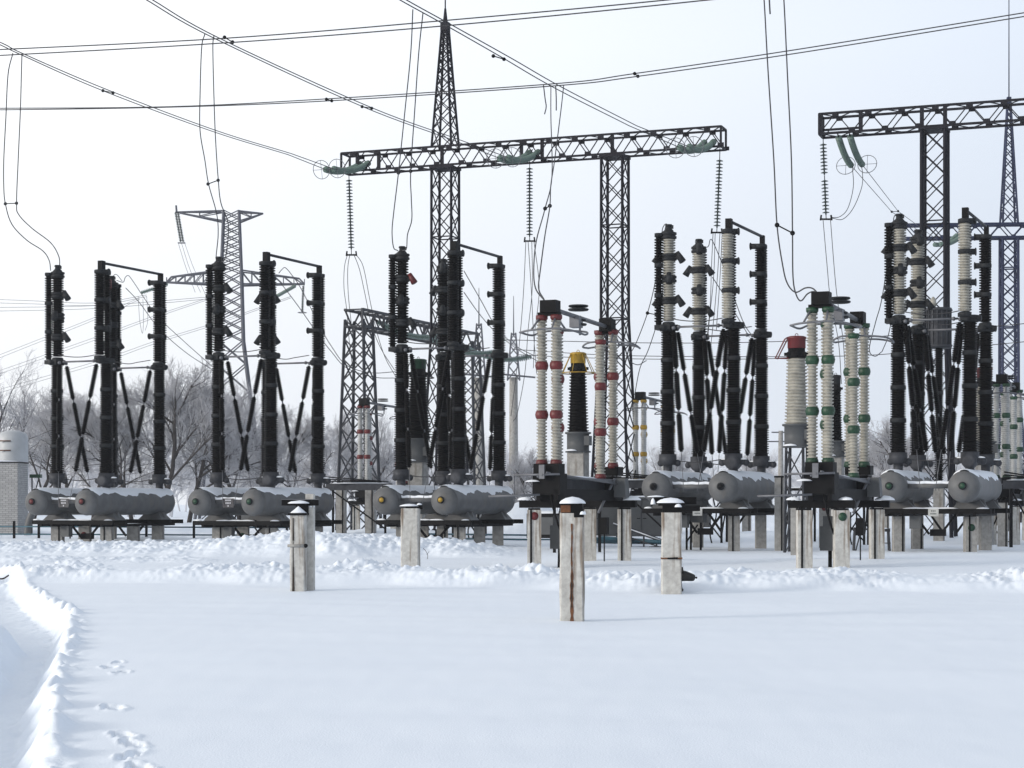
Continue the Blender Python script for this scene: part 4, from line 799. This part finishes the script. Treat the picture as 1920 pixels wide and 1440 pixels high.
# hand rail / steps near the cabinets
t = thing('metal_railing', 'low grey metal stair railing before the cabinets', 'railing', (W(1206, 0, 64).x, 66.5, 0), R22); b = one('steel_grey')
for i in range(4): b.bar((-.75+i*.48, 0, -.1), (-.75+i*.48, 0, .82-.17*i), .05)
b.bar((-.95, 0, .86), (.85, 0, .26), .05); b.bar((-.85, 0, .55), (.8, 0, .06), .04); b.bar((-.85, .5, .86), (.85, .5, .26), .05)
for i in range(4): b.box((-.7+i*.42, .25, .42-.12*i), (.3, .5, .03))
b.build('rail', t); s = one('snow_cap'); s.path([(-.95, 0, .90), (.85, 0, .30)], .03, 6); s.build('snow_layer', t)
t = thing('pipe_bundle', 'bluish pipes lying half buried below the cabinets', 'pipes', (W(1165, 0, 67).x, 67.5, .1), R22); b = one('teal_paint')
for k in range(4): b.tube((-1.6+.3*k, -.1*k, .12+.05*k), (2.2+.1*k, -.3*k, .1), .07, n=8)
b.build('pipe', t); s = one('snow_cap'); s.dome((-.9, 0, .2), .3, .2, .15, 10, .2, 4); s.dome((-.1, -.1, .2), .25, .2, .12, 10, .2, 5); s.build('snow_layer', t)
t = thing('work_trestle', 'metal trestle standing in the snow between the right disconnector and breaker', 'trestle', (W(1645, 0, 61).x, 62.0, 0), R22*.3); b = one('steel_grey'); w = .60
for sx in (-1, 1):
    for sy in (-1, 1): b.bar((sx*w, sy*.25, -.15), (sx*w*.92, sy*.2, .78), .045)
    b.bar((sx*w, -.25, .3), (sx*w, .25, .3), .035); b.bar((sx*w*.95, -.24, .76), (sx*w*.95, .24, .76), .06)
b.bar((.1, -.25, -.15), (.1, -.2, .78), .04); b.bar((-w+.05, -.25, .0), (-w+.25, -.2, .75), .035); b.bar((-w, -.2, .80), (w, -.2, .70), .06); b.bar((-w, .2, .78), (w, .2, .74), .05); b.bar((.1, -.23, .3), (w, -.23, .3), .035); b.build('frame', t)
# line trap standing behind the right breaker
t = thing('line_trap', 'dark slatted cylinder of a line trap behind the right edge breaker', 'line trap', (W(1766, 0, 74).x, 74.5, 0), R22)
b = MB(); stack(b, (0, 0, 2.4), (0, 0, 7.9), 3, .13, .18, 'porcelain_black'); b.build('support_insulator', t); b = one('concrete_grey'); b.box((0, 0, 1.15), (.4, .4, 2.6)); b.build('support_post', t)
b = one('steel_grey'); b.lathe((0, 0, 7.9), (0, 0, 99), [(0, .50), (.12, .55), (.13, .46), (1.5, .46), (1.51, .55), (1.62, .5)], 20)
for k in range(16): a = k*math.pi/8; b.box((math.cos(a)*.48, math.sin(a)*.48, 8.7), (.05, .05, 1.5), a)
b.build('coil', t); b = one('porcelain_cream'); b.lathe((-.2, -.2, 9.55), (-.2, -.2, 99), [(0, .10), (.1, .13), (.3, .12), (.42, .03)], 10); b.build('arrester', t)
# background supports: concrete posts of hidden gear
bgposts = [(1461, 62, 2.5, .30, 'slim pale post left of the lattice stand'), (1547, 66, 2.2, .42, 'pale post with a red disc behind the green disconnector'), (1490, 56.5, 1.65, .24, 'post with a black strip below the lattice stand'), (1660, 95, 2.0, .4, 'far pale post right of the trestle'), (1760, 84, 1.8, .45, 'far post under the right edge breaker'), (1880, 68, 1.65, .36, 'post with a dark strip beside the right edge breaker'),
           (640, 84, 2.3, .40, 'grey post below the low gantry leg'), (695, 84, 2.3, .42, 'grey post under the distant red jointed disconnector'), (1400, 88, 1.8, .42, 'far post between the strapped post and the breaker legs'), (590, 82, 1.7, .4, 'grey post beside the cracked foreground post')]
for px, Y, h, w, lab in bgposts:
    xx = W(px, 0, Y).x; t = thing('support_post', lab, 'post', (xx, Y, 0), R22*.5, 'concrete posts among the rear gear'); b = one('concrete_grey'); b.box((0, 0, h/2-.2), (w, w, h+.4)); b.build('shaft', t); b = one('dark_steel'); b.box((0, 0, h+.03), (w*1.1, w*1.1, .06)); b.box((w*.3, -w*.52, h*.5), (.05, .03, h)); b.build('steel_cap', t)
    if px == 1547: d = one('red_paint'); d.lathe((-.03, -w/2-.012, h-.75), (0, 0, h-.75), [(0, .09), (.01, .09)], 14); d.build('marker_disc', t)
for (xa, Y, za, xb, lab) in ((612, 83, 2.35, 735, 'dark steel beam with rods below the low gantry'), (1150, 70, 2.35, 1270, 'dark steel beam left of the dull red hubbed tanks'), (1560, 74, 2.3, 1650, 'dark steel beam behind the green jointed disconnector'), (1880, 66, 2.3, 1960, 'dark steel beam at the right edge')):
    p0 = W(xa, 0, Y); p1 = W(xb, 0, Y-.25*(xb-xa)/F*Y); p0.z = p1.z = za; t = thing('support_beam', lab, 'beam', p0, 0, 'steel beams among the rear gear'); b = one('steel_grey'); b.bar((0, 0, 0), p1-p0, .14, .30); b.build('channel', t)
    b = one('dark_steel')
    for k in range(3): b.tube((0, -.2, .25+.1*k), (p1-p0)*(.75+.1*k)+V((0, -.2, .22)), .03, n=6)
    b.bar((.3, 0, -.1), (.3, 0, -za), .10); b.bar(p1-p0-V((.3, 0, .1)), p1-p0-V((.3, 0, za)), .10); b.bar((.3, 0, -.2), p1-p0-V((.3, 0, za*.8)), .06); b.build('rod', t)
    s = one('snow_cap'); d = p1-p0; s.dome(d*.5+UP*.152, d.length*.42, .08, .05, 12, .2, 5); s.build('snow_layer', t)
for k, (px, Y, lab) in enumerate(((1082, 60, 'dark steel stand left of the grey cabinets'), (1330, 74, 'dark steel stand behind the dull red hubbed tanks'), (1590, 70, 'dark steel stand behind the green jointed disconnector posts'), (1500, 74, 'dark steel stand left of the green jointed disconnector'), (1852, 72, 'dark steel stand behind the right edge tanks'), (880, 78, 'dark steel stand behind the yellow hubbed tanks'), (470, 80, 'dark steel stand behind the green hubbed tanks'))):
    t = thing('equipment_stand', lab, 'stand', (W(px, 0, Y).x, Y, 0), R22, 'dark steel stands among the rear gear'); b = one('dark_steel'); rnd = random.Random(k+40); w_ = rnd.uniform(.5, .8); h = rnd.uniform(1.7, 2.3)
    for sx_ in (-1, 1):
        for sy_ in (-1, 1): b.bar((sx_*w_, sy_*.4, -.1), (sx_*w_, sy_*.4, h), .08)
        b.bar((sx_*w_, -.4, .3), (sx_*w_, .4, h-.2), .05)
    b.bar((-w_, -.4, .2), (w_, -.4, h-.1), .05); b.bar((w_, -.4, .2), (-w_, -.4, h-.1), .05); b.box((0, 0, h+.06), (w_*2.3, 1.0, .10)); b.build('frame', t)
    b = one('cabinet_grey'); b.box((rnd.uniform(-.2, .2), -.3, h*.55), (.5, .3, .7)); b.build('control_box', t)
    b = one('dark_steel'); b.path(smooth_pts([(.3, -.5, h), (.45, -.6, h*.6), (.2, -.6, .5), (.3, -.6, -.1)]), .03, 5); b.build('cable', t)
    sn = one('snow_cap'); sn.dome((0, 0, h+.11), w_*1.0, .42, .07, 12, .15, k); sn.build('snow_layer', t)
# round concrete lightning poles far behind
for px, ytop, ybase, Y, rod, lab in ((898, 640, 880, 125, 540, 'round concrete pole with a lattice top left of the other lightning pole'), (963, 655, 872, 135, 555, 'round concrete pole with a lattice top beside the red jointed columns')):
    c = W(px, HY, Y); zt = W(px, ytop, Y).z; zm = W(px, 700, Y).z; t = thing('lightning_pole', lab, 'pole', (c.x, Y, 0), 0, 'far lightning poles'); b = one('concrete_grey'); b.lathe((0, 0, -.3), (0, 0, 99), [(0, .36), (zm, .30)], 12); b.build('shaft', t)
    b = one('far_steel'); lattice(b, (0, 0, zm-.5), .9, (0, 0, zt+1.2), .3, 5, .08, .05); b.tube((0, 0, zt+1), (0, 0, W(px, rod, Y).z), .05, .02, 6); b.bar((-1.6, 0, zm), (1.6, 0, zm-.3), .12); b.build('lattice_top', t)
t = thing('utility_pole', 'thin far concrete utility pole with crossarms', 'pole', (W(1464, 0, 120).x, 120, 0)); b = one('concrete_grey'); b.lathe((0, 0, -.3), (0, 0, 99), [(0, .22), (6.6, .15)], 8); b.build('shaft', t); b = one('far_steel'); b.bar((-.8, 0, 5.6), (.8, 0, 5.6), .08); b.bar((-.6, 0, 6.2), (.6, 0, 6.2), .08); b.build('crossarm', t)
# brick building, silo, teal fence on the left
Yb = 82.0; xl, xr = W(-160, 0, Yb).x, W(33, 0, Yb).x; zt = W(0, 868, Yb).z
t = thing('brick_building', 'small grey brick building at the left edge', 'building', ((xl+xr)/2, Yb+.85, 0)); b = one('brick_wall'); b.box((0, 0, zt/2-.2), (xr-xl, 1.7, zt+.4)); b.build('wall', t); b = one('roof_dark'); b.box((0, 0, zt+.03), (xr-xl+.1, 1.8, .06)); rf = b.build('roof', t); s = one('snow_cap'); s.dome((0, 0, zt+.06), (xr-xl)/2, .85, .10, 20, .03, 3); s.build('snow_layer', rf)
t = thing('storage_tank', 'pale grey upright tank with a rounded top behind the brick building', 'tank', (W(24, 0, 88).x, 88, 0)); b = one('silo_paint'); r = .72; H = W(0, 808, 88).z; b.lathe((0, 0, -.3), (0, 0, 99), [(0, r), (H-.05, r), (H+.12, r*.92), (H+.24, r*.7), (H+.32, r*.3), (H+.33, .02)], 28); b.build('shell', t); b = one('rust'); b.tube((-.6, -.75, H-.5), (.1, -.76, H-.5), .03, n=6); b.tube((-.6, -.75, H-.95), (.1, -.76, H-.95), .03, n=6); b.build('pipe', t)
t = thing('storage_tank', 'pale upright tank cut by the left edge of the view', 'tank', (W(-22, 0, 89).x, 89, 0)); b = one('silo_paint'); b.lathe((0, 0, -.3), (0, 0, 99), [(0, r), (H-.05, r), (H+.12, r*.92), (H+.24, r*.7), (H+.32, r*.3), (H+.33, .02)], 28); b.build('shell', t)
t = thing('flood_lamp', 'small dark lamp on a bent bracket beside the brick building', 'lamp', (W(60, 0, 84).x, 84, 0)); b = one('dark_steel'); b.tube((0, 0, -.2), (0, 0, 2.9), .03, n=6); b.tube((.0, 0, 1.6), (.32, -.1, 2.7), .025, n=6); b.build('bracket', t); b = one('green_paint'); b.box((.2, -.1, 2.85), (.5, .3, .16)); b.build('lamp_head', t)
t = thing('elbow_pipe', 'thick grey pipe rising beside the brick building', 'pipe', (W(55, 0, 80).x, 80, 0)); b = one('tank_paint'); b.path(smooth_pts([(-.1, 0, -.2), (-.05, 0, .6), (.05, 0, 1.0), (.22, 0, 1.3), (.5, .3, 1.45)]), .16, 12); b.build('pipe', t)
t = thing('low_fence', 'low blue green pipe fence with dark posts along the left', 'fence', (W(0, 0, 77).x, 77.0, 0), math.radians(-3)); b = one('teal_paint')
for z in (.34, .66): b.tube((-4, 0, z), (12.2, 0, z-.05), .035, n=6)
b.build('rail', t)
for k, x in enumerate((-1.2, .6, 1.65, 3.6, 4.4, 6.2, 8.2, 10.2, 12.1)): b = one('dark_steel'); b.box((x, 0, .38), (.09, .09, 1.0)); b.build('fence_post', t)
b = one('dark_steel')
for x0, x1 in ((1.65, 3.0), (3.3, 4.4)): b.bar((x0, -.08, .82), (x1, -.08, .80), .05); b.bar((x0, -.08, .12), (x1, -.08, .12), .05); b.bar((x1, -.08, -.1), (x1, -.08, .82), .05)
b.build('gate_frame', t)
t = thing('low_fence', 'low pipe rail with dark posts below the yellow hubbed breaker', 'fence', (W(840, 0, 76).x, 76.0, 0), R22*.5); b = one('teal_paint')
for z in (.12, .30): b.tube((-1, 0, z+.05), (5.5, 0, z), .04, n=6)
b.build('rail', t); b = one('dark_steel')
for x in (-.5, 1.5, 3.5, 5.2): b.box((x, 0, .2), (.08, .08, .7))
b.build('fence_post', t)
x, y = gp(4, 1083); tag(one('rust').m('rust') and (lambda b: (b.path(smooth_pts([(x-.5+.13*i, y, max(gz(x-.5+.13*i, y), gz(x, y)-.05)+.03+.01*(i % 2)) for i in range(6)]), .018, 5), b.build('fallen_stick'))[1])(one('crack_dark')), 'brown stick lying on the snow at the left edge', 'stick')

x, y = gp(800, 1052); z = gz(x, y); b = one('crack_dark'); b.path(smooth_pts([(0, 0, -.05), (.03, 0, .10), (-.03, 0, .24), (-.10, 0, .31)]), .007, 4); b.path([(.0, 0, .12), (.07, .02, .22)], .005, 4); o = b.build('dry_weed'); o.location = (x, y, z); tag(o, 'thin dry weed stalk poking out of the snow', 'weed')

# ------------------------------------------------------------------ trees
def grow(seed, H, spread, levels=5, dens=1.0, nodepth=2.2, upright=.35):
    rnd = random.Random(seed); tr = MB().m('bark'); cr = MB().m('frosted_bough')
    def seg(mb, pts, r0, r1, n): mb.path(pts, r0, n, False, r1)
    def branch(p, d, L, r, lev):
        n = 4 if lev < 2 else 3; pts = [p]; q = V(p); dd = V(d)
        for i in range(n):
            dd = (dd+V((rnd.gauss(0, .13), rnd.gauss(0, .13), rnd.gauss(.03, .08)))).normalized(); q = q+dd*(L/n); pts.append(V(q))
        if lev < 2: tr.m('bark'); seg(tr, pts, r, r*.55, 6)
        else: cr.m('frosted_bough' if lev == 2 else 'frosted_twigs'); seg(cr, pts, max(r, .010 if lev > 3 else .014), max(r*.5, .007), 3)
        if lev >= levels: return
        k = {0: 9, 1: 7, 2: 6, 3: 4.6, 4: 3.4}[lev]; k = max(2, int(k*dens+rnd.random()))
        for j in range(k):
            t = (.22+.78*(j+rnd.random())/k) if lev else (.28+.72*(j+rnd.random()*.8)/k); i = min(n-1, int(t*n)); f = t*n-i; bp = pts[i].lerp(pts[i+1], f); ax = (pts[i+1]-pts[i]).normalized()
            az = rnd.random()*6.283; s = ax.cross(V((math.cos(az), math.sin(az), .2))).normalized(); an = rnd.uniform(.45, .95)*spread; nd = (ax*math.cos(an)+s*math.sin(an)+UP*upright*.35).normalized()
            branch(bp, nd, L*rnd.uniform(.42, .66)*(1.0 if lev else (1.15-.5*t)), r*.48, lev+1)
    branch(V((0, 0, -.3)), V((rnd.uniform(-.06, .06), 0, 1)), H*.82, H*.017, 0)
    return tr.mesh('trunk'), cr.mesh('crown')
PROTO = [grow(1, 9, 1.0), grow(2, 10, .85, dens=1.05), grow(3, 8, 1.1), grow(5, 11, .8, dens=.95), grow(8, 6, 1.15)]
def tree(label, px, Y, h, k, rz):
    x = W(px, 0, Y).x; hs = (9, 10, 8, 11, 6)[k]*1.12; s = h/hs; t = thing('frosted_tree', label, 'tree', (x, Y, 0), rz, 'frosted bare trees behind the yard')
    for nm, me in zip(('trunk', 'crown'), PROTO[k]): o = inst(nm, me, t); o.scale = (s*1.08, s*1.08, s)
    return t
def hpx(y, Y): return EYE+(HY-y)/F*Y
TREES = [(8, 120, 690, 3, .3, 'frosted tree leaning in at the left edge behind the pale tanks'), (60, 132, 722, 0, 1.2, 'frosted tree right of the pale upright tank'), (128, 140, 738, 1, 2.2, 'frosted tree seen between the first two black columns on the left'), (172, 128, 735, 2, 4.0, 'twiggy frosted tree left of the leftmost breaker middle columns'), (250, 126, 722, 0, 5.1, 'frosted tree inside the right cross of the leftmost breaker'),
         (305, 122, 672, 1, .7, 'taller frosted tree right behind the leftmost breaker rear column'), (352, 130, 690, 2, 3.3, 'frosted tree in the gap between the two leftmost breakers'), (395, 142, 728, 3, 2.6, 'frosted tree below the far tower legs'), (452, 134, 712, 0, 3.9, 'frosted tree below the far tower right leg'), (505, 150, 760, 1, 1.6, 'frosted tree behind the green hubbed breaker middle column'), (560, 152, 772, 2, .2, 'frosted tree left of the low gantry leg'), (608, 162, 800, 4, 1.1, 'small frosted tree right of the green hubbed breaker'),
         (720, 150, 842, 4, 2.1, 'low frosted tree right of the low gantry leg'), (690, 190, 830, 0, 2.9, 'pale frosted tree seen through the low gantry leg'), (985, 128, 862, 4, .9, 'frosted shrub beside the lightning pole'), (1012, 165, 838, 2, 5.5, 'pale frosted tree behind the red jointed columns'), (1240, 170, 835, 0, 1.9, 'pale frosted tree left of the dull red hubbed breaker'), (1432, 165, 842, 1, 3.0, 'pale frosted tree right of the dull red hubbed breaker'),
         (1652, 145, 775, 2, 2.4, 'frosted tree standing right of the green jointed disconnector'), (1690, 158, 800, 0, 4.4, 'frosted tree just left of the right edge breaker'), (1625, 170, 832, 4, .4, 'low frosted tree between the trestle and the disconnector'), (1905, 150, 850, 1, 1.0, 'pale frosted tree at the right edge'), (1762, 170, 842, 2, 5.8, 'pale frosted tree behind the right edge breaker struts')]
for px, Y, yt, k, rz, lab in TREES: tree(lab, px, Y, hpx(yt, Y), k, rz)
# pale poplars far away
for px, Y, yt, k, lab in ((628, 300, 770, 1, 'tall narrow poplar far off left of the low gantry leg'), (705, 300, 782, 3, 'tall narrow poplar far off right of the low gantry leg'), (662, 320, 800, 1, 'narrow poplar far off inside the low gantry leg')):
    t = tree(lab, px, Y, hpx(yt, Y), k, px*.1); t.scale = (.55, .55, 1)
def far_wood():
    rnd = random.Random(4); vs = []; mbv = MB(); lo = [grow(21, 9, 1.0, 4, .85), grow(22, 10, .9, 4, .85), grow(23, 8, 1.1, 4, .9)]; data = []
    for tm, cm in lo:
        for me in (tm, cm): pass
        data.append([([tuple(v.co) for v in me.vertices], [tuple(p.vertices) for p in me.polygons]) for me in (tm, cm)])
        for me in (tm, cm): bpy.data.meshes.remove(me)
    mbv.m('hazed_frost')
    for i in range(190):
        Y = rnd.uniform(185, 300); x = (-.36+.72*(i+rnd.random())/190)*Y; s = rnd.uniform(.55, .95)*(1.0 if x < 0 else .85); a = rnd.random()*6.28; ca, sa = math.cos(a), math.sin(a); k = rnd.randrange(3)
        for V_, F_ in data[k]: mbv.add([(x+(p[0]*ca-p[1]*sa)*s*1.2, Y+(p[0]*sa+p[1]*ca)*s*1.2, p[2]*s) for p in V_], F_)
    o = mbv.build('far_wood'); o['kind'] = 'stuff'; o['label'] = 'hazy far wood along the horizon'
far_wood()

# ------------------------------------------------------------------ haze, sky, sun, camera
def haze():
    b = MB(); b.box((0, 330, 21), (1900, 1300, 48)); me = b.mesh('haze'); m = bpy.data.materials.new('haze_air'); m.use_nodes = True; n = m.node_tree.nodes; n.clear()
    out = n.new('ShaderNodeOutputMaterial'); v = n.new('ShaderNodeVolumePrincipled'); v.inputs['Color'].default_value = (.93, .95, .98, 1); v.inputs['Density'].default_value = HAZE; v.inputs['Anisotropy'].default_value = .15
    m.node_tree.links.new(v.outputs[0], out.inputs['Volume']); me.materials.append(m); o = bpy.data.objects.new('haze', me); COL.objects.link(o); o['kind'] = 'stuff'; o['label'] = 'thin winter haze in the air'
HAZE = .00024
haze()
SUN_EL, SUN_AZ = math.radians(14), math.radians(-112)     # azimuth from +Y towards +X
w = bpy.data.worlds.new('World'); sc.world = w; w.use_nodes = True; n = w.node_tree.nodes; l = w.node_tree.links; bg = n['Background']
sky = n.new('ShaderNodeTexSky'); sky.sky_type = 'NISHITA'; sky.sun_disc = False; sky.sun_elevation = SUN_EL; sky.sun_rotation = SUN_AZ; sky.air_density = 1.0; sky.dust_density = 2.0; sky.ozone_density = 1.0; sky.altitude = 100
mx = n.new('ShaderNodeMix'); mx.data_type = 'RGBA'; mx.inputs['Factor'].default_value = .86   # thin bright veil of cloud over the clear sky, brightest towards the sun
tc = n.new('ShaderNodeTexCoord'); dt = n.new('ShaderNodeVectorMath'); dt.operation = 'DOT_PRODUCT'; dt.inputs[1].default_value = (-.985, -.12, 0)
rp = n.new('ShaderNodeValToRGB'); mr = n.new('ShaderNodeMapRange'); mr.inputs['From Min'].default_value = -.45; mr.inputs['From Max'].default_value = .35
l.new(tc.outputs['Generated'], dt.inputs[0]); l.new(dt.outputs['Value'], mr.inputs['Value']); l.new(mr.outputs[0], rp.inputs[0])
rp.color_ramp.elements[0].color = (.57, .635, .735, 1); rp.color_ramp.elements[1].color = (1, 1, 1, 1)
ms = n.new('ShaderNodeVectorMath'); ms.operation = 'SCALE'; l.new(rp.outputs[0], ms.inputs[0])
sx = n.new('ShaderNodeSeparateXYZ'); l.new(tc.outputs['Generated'], sx.inputs[0]); mz = n.new('ShaderNodeMapRange'); mz.interpolation_type = 'SMOOTHSTEP'; l.new(sx.outputs[2], mz.inputs['Value'])
for k, v in (('From Min', .22), ('From Max', .95), ('To Min', .98), ('To Max', .34)): mz.inputs[k].default_value = v
l.new(mz.outputs[0], mx.inputs['Factor'])
mh = n.new('ShaderNodeMapRange'); l.new(sx.outputs[2], mh.inputs['Value'])      # greyer murk low down
for k, v in (('From Min', .0), ('From Max', .24), ('To Min', 8.9), ('To Max', 11.0)): mh.inputs[k].default_value = v
l.new(mh.outputs[0], ms.inputs['Scale'])
l.new(sky.outputs[0], mx.inputs['A']); l.new(ms.outputs[0], mx.inputs['B']); l.new(mx.outputs['Result'], bg.inputs['Color']); bg.inputs['Strength'].default_value = .10
sd = bpy.data.lights.new('sun', 'SUN'); sd.energy = 1.9; sd.angle = math.radians(13); sd.color = (1, .93, .84); so = bpy.data.objects.new('sun', sd); COL.objects.link(so)
sdir = V((math.sin(SUN_AZ)*math.cos(SUN_EL), math.cos(SUN_AZ)*math.cos(SUN_EL), math.sin(SUN_EL))); so.rotation_euler = sdir.to_track_quat('Z', 'Y').to_euler(); so.location = sdir*60
cam = bpy.data.cameras.new('camera'); co = bpy.data.objects.new('camera', cam); COL.objects.link(co); co.location = (0, 0, EYE); co.rotation_euler = (math.radians(90), 0, 0)
cam.sensor_width = 36; cam.lens = F/1920*36; cam.shift_y = (HY-720)/1920; cam.clip_end = 4000; cam.clip_start = .1; sc.camera = co
sc.view_settings.view_transform = 'Standard'; sc.view_settings.look = 'None'; sc.view_settings.exposure = .27; sc.view_settings.gamma = 1
sc.cycles.use_denoising = True; sc.cycles.max_bounces = 6; sc.cycles.diffuse_bounces = 3; sc.cycles.volume_bounces = 1; sc.cycles.glossy_bounces = 2
